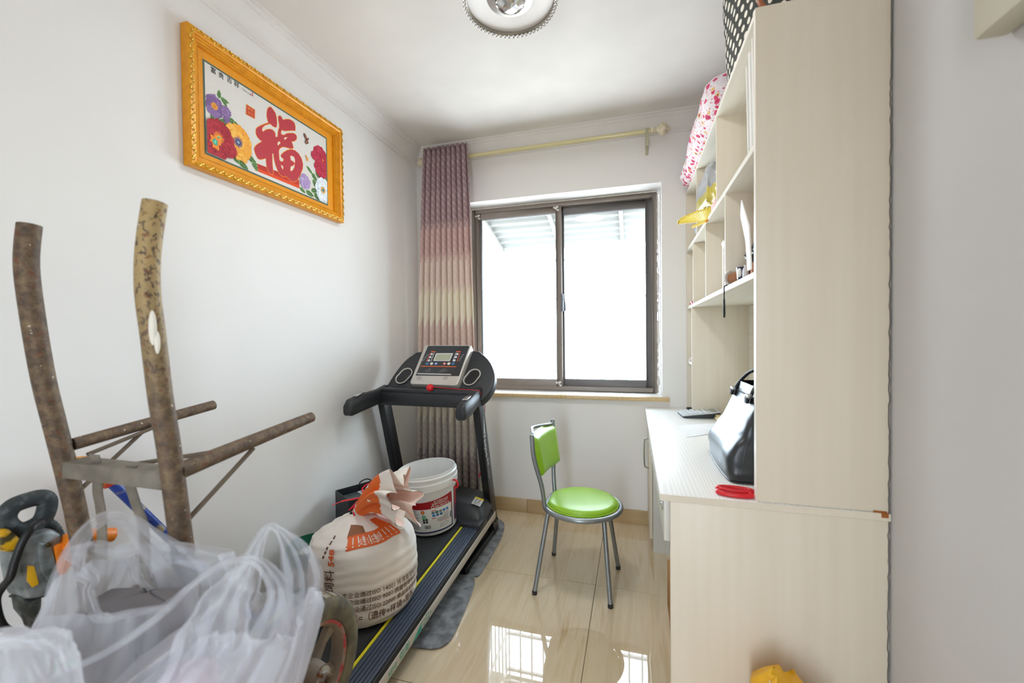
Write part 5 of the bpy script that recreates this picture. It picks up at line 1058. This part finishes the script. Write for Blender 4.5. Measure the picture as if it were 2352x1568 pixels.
mk('cup_body', G().lathe([(.021, 0), (.0215, .002), (.024, .07), (.022, .07), (.019, .004), (0, .004)], (.352, 1.712, S1 + .0246), 24, (.55, -.9, .0)), brz, cup_, smooth=1)
mk('lid', G().lathe([(.026, 0), (.027, .004), (.02, .009), (0, .009)], (.349, 1.718, S1 + .0275), 24, (-.55, .9, 0)), whc, cup_, smooth=1)
mug = thing('dark_blue_cup', (.37, 1.58, S1), 'small dark blue and white cup on the middle shelf edge', 'cup')
mk('cup_body', G().lathe([(.018, 0), (.024, .006), (.027, .045), (.024, .045), (.02, .008), (0, .008)], (.366, 1.585, S1), 24), M('navy_glaze', '1c2244', .2), mug, smooth=1); mk('white_patch', G().sphere((.346, 1.572, S1 + .026), .013, 12, 8, (.6, 1, 1.2)), whc, mug, smooth=1)
tag(mk('glass_vial', G().lathe([(.008, 0), (.009, .003), (.009, .03), (.005, .036), (.005, .042), (0, .042)], (.352, 1.515, S1), 14), M('cloudy_glass', 'd5d3d6', .15), smooth=1), 'small clear vial on the middle shelf beside the dark blue cup', 'vial')
tag(mk('orange_packet', G().box(.36, .40, 1.478, 1.498, S1, S1 + .045), M('orange_card', 'c98a63', .6), bevel=.003), 'small orange packet standing before the white card on the shelf', 'packet')
tag(mk('black_strap', G().tube(spline([(.37, 1.74, S1 + .004), (.345, 1.735, S1 + .003), (.331, 1.735, S1 - .002), (.330, 1.735, Z1 - .01), (.330, 1.737, Z1 - .03)], 5), .0022, 6).tube(spline([(.330, 1.737, Z1 - .03), (.330, 1.737, Z1 - .075), (.330, 1.737, Z1 - .1)], 4), [.006, .0075, .008, .0085, .009, .0095, .009, .008, .005], 8, flat=.5, up=(0, 1, 0)), strp, smooth=1), 'black wrist strap hanging over the front edge of the middle shelf', 'strap')
bk1 = thing('white_folder', (.45, 1.86, S1), 'white box folder standing upright on the middle shelf', 'folder')
mk('folder_back', G().box(.345, .56, 1.835, 1.85, S1, S1 + .175), whc, bk1, bevel=.001); mk('folder_front', G().box(.345, .56, 1.80, 1.806, S1, S1 + .150), M('pinkish_card', 'e0cdbf', .6), bk1, bevel=.001); mk('torn_edge', G().prism([(.343, 1.806, S1 + .15), (.343, 1.85, S1 + .175), (.343, 1.86, S1 + .182), (.343, 1.82, S1 + .188), (.343, 1.80, S1 + .165)], (.2, 0, 0)), whc, bk1)
tag(mk('blue_wrapper', crumple((.352, 2.225, S1 + .013), .013, None, (1, 1.3, 1), .5, 3, 12, 8), M('blue_foil', '3a8fd0', .3)), 'tiny blue wrapper on the middle shelf near the divider', 'wrapper')
for i, (x, y, c_, s_) in enumerate(((.35, 2.70, 'c43a5a', .014), (.355, 2.76, 'e6dcdc', .016), (.352, 2.82, 'd84a5c', .012), (.362, 2.87, 'e2c8c8', .015))):
    tag(mk('sweet', crumple((x, y, S1 + s_ * .8), s_, None, (1, 1.5, .7), .5, 3, 12, 8, seed=i), M('sweet_wrapper_%s' % 'abcd'[i], c_, .3)), ('red wrapped sweet at the near end of the far corner row', 'white wrapped sweet beside the red one in the shelf corner', 'bright red wrapped sweet nearer the window wall in the corner', 'pale pink wrapped sweet against the far end of the shelf')[i], 'sweet', 'wrapped sweets on the middle shelf')
tag(mk('cloth_scrap', crumple((.352, 2.79, 1.1209 + .012), .022, None, (.9, 1.7, .6), .4, 3, 16, 10, seed=5), M('white_red_cloth', 'e6dede', .7, var=('c2405a', (60, 60, 60), .55, .62))), 'small white and red crumpled cloth on the small shelf', 'cloth')
# upper row
for i, (y, x1, c_) in enumerate(((1.385, .372, 'e6e3dd'), (1.42, .36, 'eeece8'), (1.452, .352, 'e0ddd6'))):
    tag(mk('foam_board', G().prism([(.345, y, S2), (.345, y + .010, S2), (.338, y + .004, S2 + .315 - .02 * i), (.338, y - .006, S2 + .315 - .02 * i)], (.22, .0, 0)), M('white_board_%d' % i, c_, .5), bevel=.001), ('white panel standing nearest the cabinet side on the upper shelf', 'middle white panel of the three on the upper shelf', 'white panel farthest from the cabinet side on the upper shelf')[i], 'panel', 'white panels on the upper shelf')
plast = bpy.data.materials.new('clear_film_over_grey'); plast.use_nodes = True; t = NT(plast); b = t.n['Principled BSDF']; zz = t.sep(t.coord())[2]
n_ = t.noise(t.coord(), 20, 3); t.l.new(t.mix(t.m('MULTIPLY', t.m('LESS_THAN', t.m('ADD', zz, t.m('MULTIPLY', n_, .06)), .150), .9), lin('a9abad'), lin('c9b73a')), b.inputs['Base Color']); b.inputs['Roughness'].default_value = .18; b.inputs['Specular IOR Level'].default_value = .8
bn = t.new('ShaderNodeBump'); bn.inputs['Strength'].default_value = .5; bn.inputs['Distance'].default_value = .006; t.l.new(t.noise(t.coord(scale=(18, 18, 30)), 1.2, 4, .6, 1.), bn.inputs['Height']); t.l.new(bn.outputs[0], b.inputs['Normal'])
pk = crumple((.40, 2.20, S2 + .125), .13, plast, (.62, 1.35, .92), .16, 2.2, 48, 36, seed=8, pw=.55)
pko = tag(mk('plastic_packet', pk, plast, smooth=True), 'grey and yellow plastic packet bulging out of the upper shelf', 'packet')
g = G()
for i in range(3): put_text(g, '■■■■ ■■', lambda u, v, i=i: Vector((.327, 2.10 - u, S2 + .075 - i * .018 + v)), .0001, '3a3a2c')
yel = M('translucent_yellow_plastic', 'ecd85a', .3, spec=.6); yf = thing('yellow_fan', (.34, 2.25, S2), 'yellow pleated plastic fan sticking out from the upper shelf', 'fan')
FH = at(1622, 499, y=2.14); FR_ = spline([at(1557, 505, y=2.36), at(1560, 497, y=2.34), at(1575, 487, y=2.28), at(1600, 477, y=2.20), at(1625, 470, y=2.12), at(1650, 462, y=2.05)], 8)
def fan(u, v):
    k = u * (len(FR_) - 1); i = min(int(k), len(FR_) - 2); p = FR_[i].lerp(FR_[i + 1], k - i); q = FH.lerp(p, .12 + .88 * v); return q + Vector((0, 1, .3)) * ((.004 if int(u * 40) % 2 else -.004) * v)
g = G().surf(fan, 40, 6); mk('fan_blade', g, yel, yf).modifiers.new('s', 'SOLIDIFY').thickness = .0012
mk('fan_rim', G().tube([fan(i / 40, 1) for i in range(41)], .0035, 6), M('yellow_rim_plastic', 'e6c832', .35), yf, smooth=1)
mk('fan_rib', G().tube([at(1590, 512, y=2.24), FH], .007, 8, flat=.4), bpy.data.materials['yellow_rim_plastic'], yf, smooth=1); mk('hub', G().tube([FH, (.37, 2.10, S2 + .006), (.42, 2.06, S2 + .008)], .006, 8), M('orange_hub', 'e89a28', .4), yf, smooth=1)
tag(mk('pink_paper', G().prism([(.345, 1.98, S2), (.345, 2.09, S2), (.338, 2.06, S2 + .025), (.342, 1.98, S2 + .035)], (.15, 0, 0)), M('pink_printed_card', 'e2b9b4', .6), bevel=.001), 'pink and white printed booklet under the yellow fan', 'booklet')
tag(mk('grey_pouch', crumple((.372, 2.545, S2 + .038), .042, None, (.8, 1.1, .9), .35, 2.5, 20, 14, seed=2), M('blue_grey_fabric', '9aa5ac', .7)), 'blue grey pouch on the upper shelf by the far divider', 'pouch')

# ------------------------------------------------------------------ on top of the shelf unit
flo = bpy.data.materials.new('pink_floral_fabric'); flo.use_nodes = True; t = NT(flo); b = t.n['Principled BSDF']
co = t.coord(); v1 = t.new('ShaderNodeTexVoronoi'); v1.inputs['Scale'].default_value = 36; t.l.new(co, v1.inputs['Vector']); v2 = t.new('ShaderNodeTexVoronoi'); v2.inputs['Scale'].default_value = 80; t.l.new(co, v2.inputs['Vector'])
n1 = t.noise(co, 90, 3, .6); dd_ = t.m('ADD', v1.outputs['Distance'], t.m('MULTIPLY', n1, .35)); rnd_ = t.sep(v1.outputs['Color'])
c = t.mix(t.m('MULTIPLY', t.m('LESS_THAN', t.m('ABSOLUTE', t.m('SUBTRACT', t.noise(co, 42, 4, .7, 1.5), .5)), .014), .5), lin('e8e0e3'), lin('8a707c'))
c = t.mix(t.m('MULTIPLY', t.m('LESS_THAN', v2.outputs['Distance'], .34), t.m('GREATER_THAN', t.sep(v2.outputs['Color'])[0], .35)), c, lin('d895a8'))
c = t.mix(t.m('MULTIPLY', t.m('LESS_THAN', dd_, .62), t.m('GREATER_THAN', rnd_[0], .30)), c, t.mix(t.m('GREATER_THAN', rnd_[1], .8), lin('cf3f68'), lin('dcb878')))
c = t.mix(t.m('MULTIPLY', t.m('LESS_THAN', dd_, .44), t.m('MULTIPLY', t.m('GREATER_THAN', rnd_[0], .30), t.m('GREATER_THAN', n1, .5))), c, lin('8e1f3e'))
t.l.new(c, b.inputs['Base Color']); b.inputs['Roughness'].default_value = .8
def flor(u, v):
    y = 1.93 + .985 * v; th = 2 * PI * u; e = min(1, (v + .004) / .10, (1 - v + .004) / .05); e = math.sqrt(max(0, 1 - (1 - e) ** 2)); hgt = (.215 + .02 * math.sin(v * 5) - .075 * v) * e; wx = .165 * e
    c_, s_ = math.cos(th), math.sin(th); x = .475 + wx * math.copysign(abs(c_) ** .7, c_); z = ST + hgt * .5 + .5 * hgt * math.copysign(abs(s_) ** .75, s_)
    n_ = .013 * nz((c_ * 2, y * 7, s_ * 2)) + .006 * nz((c_ * 5, y * 22, s_ * 5))
    return Vector((x + n_ * 1.4 - .012 * (c_ < 0), y, max(ST, z + n_ * (s_ > -.3))))
tag(mk('floral_bundle', G().surf(flor, 60, 90, cu=True), flo, smooth=True), 'long pink floral fabric bundle lying on top of the shelf unit', 'fabric bundle')
dotm = bpy.data.materials.new('black_white_polka_fabric'); dotm.use_nodes = True; t = NT(dotm); b = t.n['Principled BSDF']; uvn = t.new('ShaderNodeUVMap'); U, V, _ = t.sep(uvn.outputs[0])
vv = t.m('MULTIPLY', V, 30.); rw = t.m('FLOOR', vv); uu = t.m('FRACT', t.m('ADD', t.m('MULTIPLY', U, 30.), t.m('MULTIPLY', rw, .5))); du = t.m('SUBTRACT', uu, .5); dv = t.m('SUBTRACT', t.m('FRACT', vv), .5)
f = t.m('LESS_THAN', t.m('ADD', t.m('MULTIPLY', du, du), t.m('MULTIPLY', dv, dv)), .085); t.l.new(t.mix(f, lin('34352f'), lin('e6dfd0')), b.inputs['Base Color']); b.inputs['Roughness'].default_value = .75
pb = thing('polka_dot_bag', (.49, 1.62, ST), 'black and white polka dot fabric bag on top of the shelf unit', 'bag')
def pol(u, v):
    th = 2 * PI * u; k = 1 + .12 * v; c_, s_ = math.cos(th), math.sin(th); x = .485 + .140 * k * math.copysign(abs(c_) ** .8, c_); y = 1.66 + .25 * k * math.copysign(abs(s_) ** .8, s_)
    return Vector((x + .004 * nz((c_ * 3, s_ * 3, v * 4)), y, ST + .32 * v))
g = G().surf(pol, 72, 16, cu=True); g.uv = [((i / 72) * 1.36, (j / 16) * .33) for j in range(17) for i in range(72)]
# close the seam with clean uv: duplicate column
g = G().surf(lambda u, v: pol(u, v), 72, 16); g.uv = [((i / 72) * 1.3333, (j / 16) * .333) for j in range(17) for i in range(73)]
pbo = mk('bag_body', g, dotm, pb, smooth=True); pbo.modifiers.new('s', 'SOLIDIFY').thickness = .003
mk('bag_base', G().prism([pol(i / 40, 0) for i in range(40)], (0, 0, .004)), M('black_base_cloth', '26261f', .8), pb)
mk('handle', G().tube(spline([at(1722, -60, y=1.40), at(1738, -25, y=1.385), at(1746, -4, y=1.375), at(1756, 10, y=1.375), at(1772, 17, y=1.38), at(1800, 14, y=1.39), at(1840, -20, y=1.41)], 6), .0075, 8), M('tan_leather_cord', '9c5a34', .5), pb, smooth=1)

# ------------------------------------------------------------------ yellow wrapped packet on the floor at the desk end
yb = thing('yellow_packet', (.40, 1.19, 0), 'yellow plastic wrapped packet standing on the floor against the desk end', 'packet')
def yel_(u, v):
    th = 2 * PI * u; c_, s_ = math.cos(th), math.sin(th); k = (1 - .25 * v) * (1 if v < .9 else 1 - (v - .9) * 5); n_ = .014 * nz((c_ * 2.4, s_ * 2.4, v * 5)) + .006 * nz((c_ * 7, s_ * 7, v * 14))
    return Vector((.385 + (.115 * k + n_) * math.copysign(abs(c_) ** .8, c_), 1.20 + (.09 * k + n_) * math.copysign(abs(s_) ** .8, s_), .405 * v + .012 * nz((c_ * 3, s_ * 3, 9)) * v - .018 * c_ * v * v))
g = G().surf(yel_, 60, 30, cu=True); g.poly([yel_(i / 60, 1) for i in range(60)]); mk('packet_body', g, M('crinkled_yellow_film', 'e8b41c', .28, var=('d99a12', (8, 8, 8), .4, .6), bump=((40, 40, 40), .3, .004)), yb, smooth=True)
p = at(1778, 1552, y=1.17); mk('packet_corner', G().surf(lambda u, v: Vector((p.x - .012 + .045 * u * (1 - .5 * v) + .0 * v, 1.165 + .012 * math.sin(u * 9), .345 + .078 * v * (1 - u * .55))), 8, 6), M('milky_film', 'dcd6c4', .3), yb, smooth=True)

# ------------------------------------------------------------------ thin white plastic shopping bags in the foreground
film = bpy.data.materials.new('milky_thin_plastic_film'); film.use_nodes = True; t = NT(film); b = t.n['Principled BSDF']; b.inputs['Base Color'].default_value = (.62, .62, .66, 1); b.inputs['Roughness'].default_value = .28; b.inputs['Specular IOR Level'].default_value = .6
nb_ = t.noise(t.coord(scale=(26, 26, 5)), 1.0, 4, .6, .8); bn = t.new('ShaderNodeBump'); bn.inputs['Strength'].default_value = .7; bn.inputs['Distance'].default_value = .012; t.l.new(nb_, bn.inputs['Height']); t.l.new(bn.outputs[0], b.inputs['Normal'])
tl = t.new('ShaderNodeBsdfTranslucent'); tl.inputs[0].default_value = (.72, .72, .77, 1); t.l.new(bn.outputs[0], tl.inputs['Normal']); m1 = t.new('ShaderNodeMixShader'); m1.inputs[0].default_value = .45; t.l.new(b.outputs[0], m1.inputs[1]); t.l.new(tl.outputs[0], m1.inputs[2])
tp = t.new('ShaderNodeBsdfTransparent'); lw = t.new('ShaderNodeLayerWeight'); lw.inputs[0].default_value = .25; m2 = t.new('ShaderNodeMixShader')
t.l.new(t.m('SUBTRACT', .64, t.m('MULTIPLY', lw.outputs['Facing'], .55), clamp=True), m2.inputs[0]); t.l.new(m1.outputs[0], m2.inputs[1]); t.l.new(tp.outputs[0], m2.inputs[2]); t.l.new(m2.outputs[0], t.n['Material Output'].inputs[0])
def cs(r_, d_, z_): return Vector((0, 0, z_)) + Vector((_r.x, _r.y, 0)) * r_ + Vector((_fw.x, _fw.y, 0)) * d_   # room position from sideways / forward distance of the viewer's stand
def bagbody(g, rings, n=96, m=40, wr=.010, seed=0, rim=lambda th: 0, close=True):
    """rings: (z, centre sideways, centre forward, half width, half depth)"""
    def f(u, v):
        th = 2 * PI * u; s = v * (len(rings) - 1); i = min(int(s), len(rings) - 2); t_ = s - i; a, b_ = rings[i], rings[i + 1]; q = [a[k] + (b_[k] - a[k]) * t_ for k in range(5)]
        c_, s_ = math.cos(th), math.sin(th); c2_ = math.copysign(abs(c_) ** .8, c_); s2_ = math.copysign(abs(s_) ** .8, s_)
        w_ = wr * (.3 + v) * (math.sin(th * 9 + 5 * nz((c_, s_, v * 1.5 + seed))) + .7 * math.sin(th * 21 + 6 * nz((c_ * 2, s_ * 2, v * 2 + seed)))) * .5 + .02 * nz((c_ * 1.7, s_ * 1.7, v * 3 + seed))
        return cs(q[1] + (q[3] + w_) * c2_, q[2] + (q[4] + w_) * s2_, q[0] + rim(th) * v ** 3)
    g.surf(f, n, m, cu=True)
    if close: g.poly([f(i / n, 0) for i in range(n)][::-1])
    return f
def ribbon(g, P, folds=3, amp=.25, nu=14, per=6, seed=0, bow=.25):
    Q = [(atd(a, b_, d), w_ * d / F_PX / 2) for a, b_, d, w_ in P]; C = spline([q[0] for q in Q], per); W = [v.x for v in spline([Vector((q[1], 0, 0)) for q in Q], per)]
    L = len(C)
    def f(u, v):
        k = v * (L - 1); i = min(int(k), L - 2); t_ = k - i; c = C[i].lerp(C[i + 1], t_); w_ = abs(W[i] + (W[i + 1] - W[i]) * t_); T_ = (C[min(i + 1, L - 1)] - C[max(i - 1, 0)]).normalized(); V_ = (c - CAM).normalized()
        S = T_.cross(V_).normalized(); s = u * 2 - 1
        return c + S * w_ * s * (1 + .06 * math.sin(v * 23 + s * 2 + seed)) + V_ * (w_ * bow * s * s + w_ * amp * math.sin(s * folds * PI + 2 * nz((v * 3, seed, s)) + seed) + .004 * nz((v * 8, s * 3, seed)))
    g.surf(f, nu, (L - 1) * 2)
bagA = thing('plastic_bag', cs(-.72, .77, .462), 'large white translucent plastic bag with its mouth open behind the nearer bags', 'plastic bag', 'white plastic bags in the foreground')
g = G(); bagbody(g, [(.463, -.70, .76, .17, .075), (.52, -.71, .765, .195, .095), (.65, -.72, .77, .20, .10), (.75, -.705, .77, .172, .10), (.84, -.69, .775, .135, .09)], seed=1, rim=lambda th: .01 * math.cos(2 * th) + (.015 if math.cos(th) < 0 else .03) * abs(math.cos(th)) ** 3)
mk('bag_body', g, film, bagA, smooth=True)
g = G(); ribbon(g, [(140, 1440, .715, 76), (150, 1350, .72, 66), (170, 1265, .74, 44), (197, 1212, .765, 32), (232, 1184, .79, 30), (270, 1178, .81, 28), (305, 1192, .83, 34), (345, 1235, .845, 52), (395, 1285, .855, 84), (440, 1345, .865, 110), (455, 1400, .865, 120)], 2, .22, seed=2)
mk('bag_handle', g, film, bagA, smooth=True)
g = G(); ribbon(g, [(150, 1262, .79, 24), (200, 1262, .85, 56), (250, 1275, .86, 66), (300, 1270, .86, 60), (345, 1262, .86, 50), (420, 1262, .86, 46), (520, 1285, .86, 60)], 2, .18, seed=7)
ribbon(g, [(300, 1270, .85, 24), (320, 1320, .83, 16), (352, 1352, .81, 14), (395, 1382, .80, 14)], 1, .3, seed=4)
mk('bag_back_edge', g, film, bagA, smooth=True)
g = G(); ribbon(g, [(184, 1300, .735, 40), (212, 1322, .72, 26), (204, 1350, .71, 22), (216, 1395, .70, 22), (240, 1412, .695, 20), (300, 1398, .69, 16), (388, 1386, .69, 14)], 1, .3, seed=3); mk('bag_front_edge', g, film, bagA, smooth=True)
grn = M('green_printed_film', '2f9a60', .35)
g = G()
for pts in (((126, 1508), (134, 1510), (130, 1535), (122, 1532)), ((146, 1512), (166, 1506), (176, 1510), (170, 1520), (150, 1524))): g.prism([atd(a, b_, .652) for a, b_ in pts], FW * .001)
mk('green_print', g, grn, bagA)
bagB = thing('plastic_bag', cs(-.50, .67, .462), 'nearest white translucent plastic bag with two tall handle loops at its right', 'plastic bag', 'white plastic bags in the foreground')
g = G(); bagbody(g, [(.463, -.52, .585, .175, .06), (.53, -.53, .59, .20, .075), (.68, -.525, .61, .172, .08), (.76, -.48, .64, .135, .08), (.83, -.425, .675, .092, .07), (.845, -.42, .68, .085, .065)], seed=5, wr=.013, rim=lambda th: .012 * math.sin(3 * th))
mk('bag_body', g, film, bagB, smooth=True)
g = G(); ribbon(g, [(110, 1550, .575, 14), (240, 1490, .585, 14), (330, 1432, .60, 16), (390, 1385, .615, 16), (428, 1345, .63, 14), (472, 1310, .64, 12), (515, 1286, .65, 13), (560, 1274, .66, 16), (598, 1284, .665, 24), (628, 1318, .67, 36), (640, 1365, .67, 54), (625, 1440, .66, 90), (590, 1520, .65, 120), (560, 1590, .64, 130)], 2, .2, seed=1)
mk('bag_handle', g, film, bagB, smooth=True)
g = G(); ribbon(g, [(572, 1282, .67, 20), (548, 1325, .665, 70), (515, 1385, .65, 110), (490, 1460, .635, 150), (470, 1560, .62, 190)], 3, .16, seed=6); mk('handle_gusset', g, film, bagB, smooth=True)
g = G(); ribbon(g, [(556, 1345, .74, 70), (570, 1300, .745, 56), (588, 1250, .75, 34), (606, 1212, .755, 20), (625, 1200, .755, 14), (648, 1216, .755, 22), (678, 1262, .75, 62), (694, 1330, .745, 84), (686, 1410, .74, 66), (668, 1500, .73, 56), (650, 1590, .72, 56)], 3, .16, seed=9)
mk('bag_handle', g, film, bagB, smooth=True)
bagC = thing('plastic_bag', cs(-.66, .50, .462), 'white plastic bag at the bottom left corner of the picture', 'plastic bag', 'white plastic bags in the foreground')
g = G(); bagbody(g, [(.463, -.66, .50, .09, .05), (.55, -.665, .50, .12, .07), (.75, -.665, .50, .118, .068), (.875, -.665, .51, .105, .06), (.905, -.665, .515, .085, .045), (.915, -.665, .52, .05, .02)], seed=8, wr=.006)
mk('bag_body', g, film, bagC, smooth=True)
g = G(); ribbon(g, [(-60, 1480, .50, 30), (20, 1468, .49, 24), (80, 1466, .49, 22), (118, 1480, .49, 26), (135, 1540, .49, 40)], 1, .3, seed=2); mk('bag_rim', g, film, bagC, smooth=True)
def packet(nm, r_, d_, z0, w_, h_, dp_, col, lab, sd):
    g = G()
    def f(u, v):
        th = 2 * PI * u; c_, s_ = math.cos(th), math.sin(th); k = min(1, math.sqrt(max(0, 1 - (1 - min(1, v / .15)) ** 2)) + .05, math.sqrt(max(0, 1 - (1 - min(1, (1 - v) / .15)) ** 2)) + .05); n_ = .02 * nz((c_ * 1.6, s_ * 1.6, v * 3 + sd))
        return cs(r_ + (w_ * k + n_) * math.copysign(abs(c_) ** .6, c_), d_ + (dp_ * k + n_) * math.copysign(abs(s_) ** .6, s_), z0 + h_ * v)
    g.surf(f, 40, 24, cu=True); tag(mk(nm, g, M(nm + '_film', col, .5), smooth=True), lab, 'packet')
packet('green_packet', -.62, .60, .468, .07, .235, .035, '7fb8a0', 'pale green packet seen through the nearest plastic bag', 1)
packet('orange_packet', -.41, .66, .468, .075, .215, .035, 'ec8f62', 'orange packet seen through the plastic bag at the lower right', 2)
packet('pink_packet', -.51, .645, .48, .045, .31, .022, 'cdb3c0', 'dull pink packet upright inside the nearest plastic bag', 3)
packet('grey_cloth_bundle', -.70, .79, .468, .13, .345, .055, '6d686b', 'dark grey bundle inside the large open plastic bag', 4)
crt = thing('carton', cs(-.62, .66, 0), 'plain brown cardboard carton under the white plastic bags', 'box')
def cbx_(a0, a1, b0, b1, z0, z1): return G().prism([cs(a0, b0, z0), cs(a1, b0, z0), cs(a1, b1, z0), cs(a0, b1, z0)], (0, 0, z1 - z0))
mk('carton_body', cbx_(-.93, -.33, .42, .862, 0, .46), kraft, crt, bevel=.003); mk('packing_tape', cbx_(-.932, -.328, .61, .66, .3, .4608), M('tan_packing_tape', 'c79a62', .25), crt)
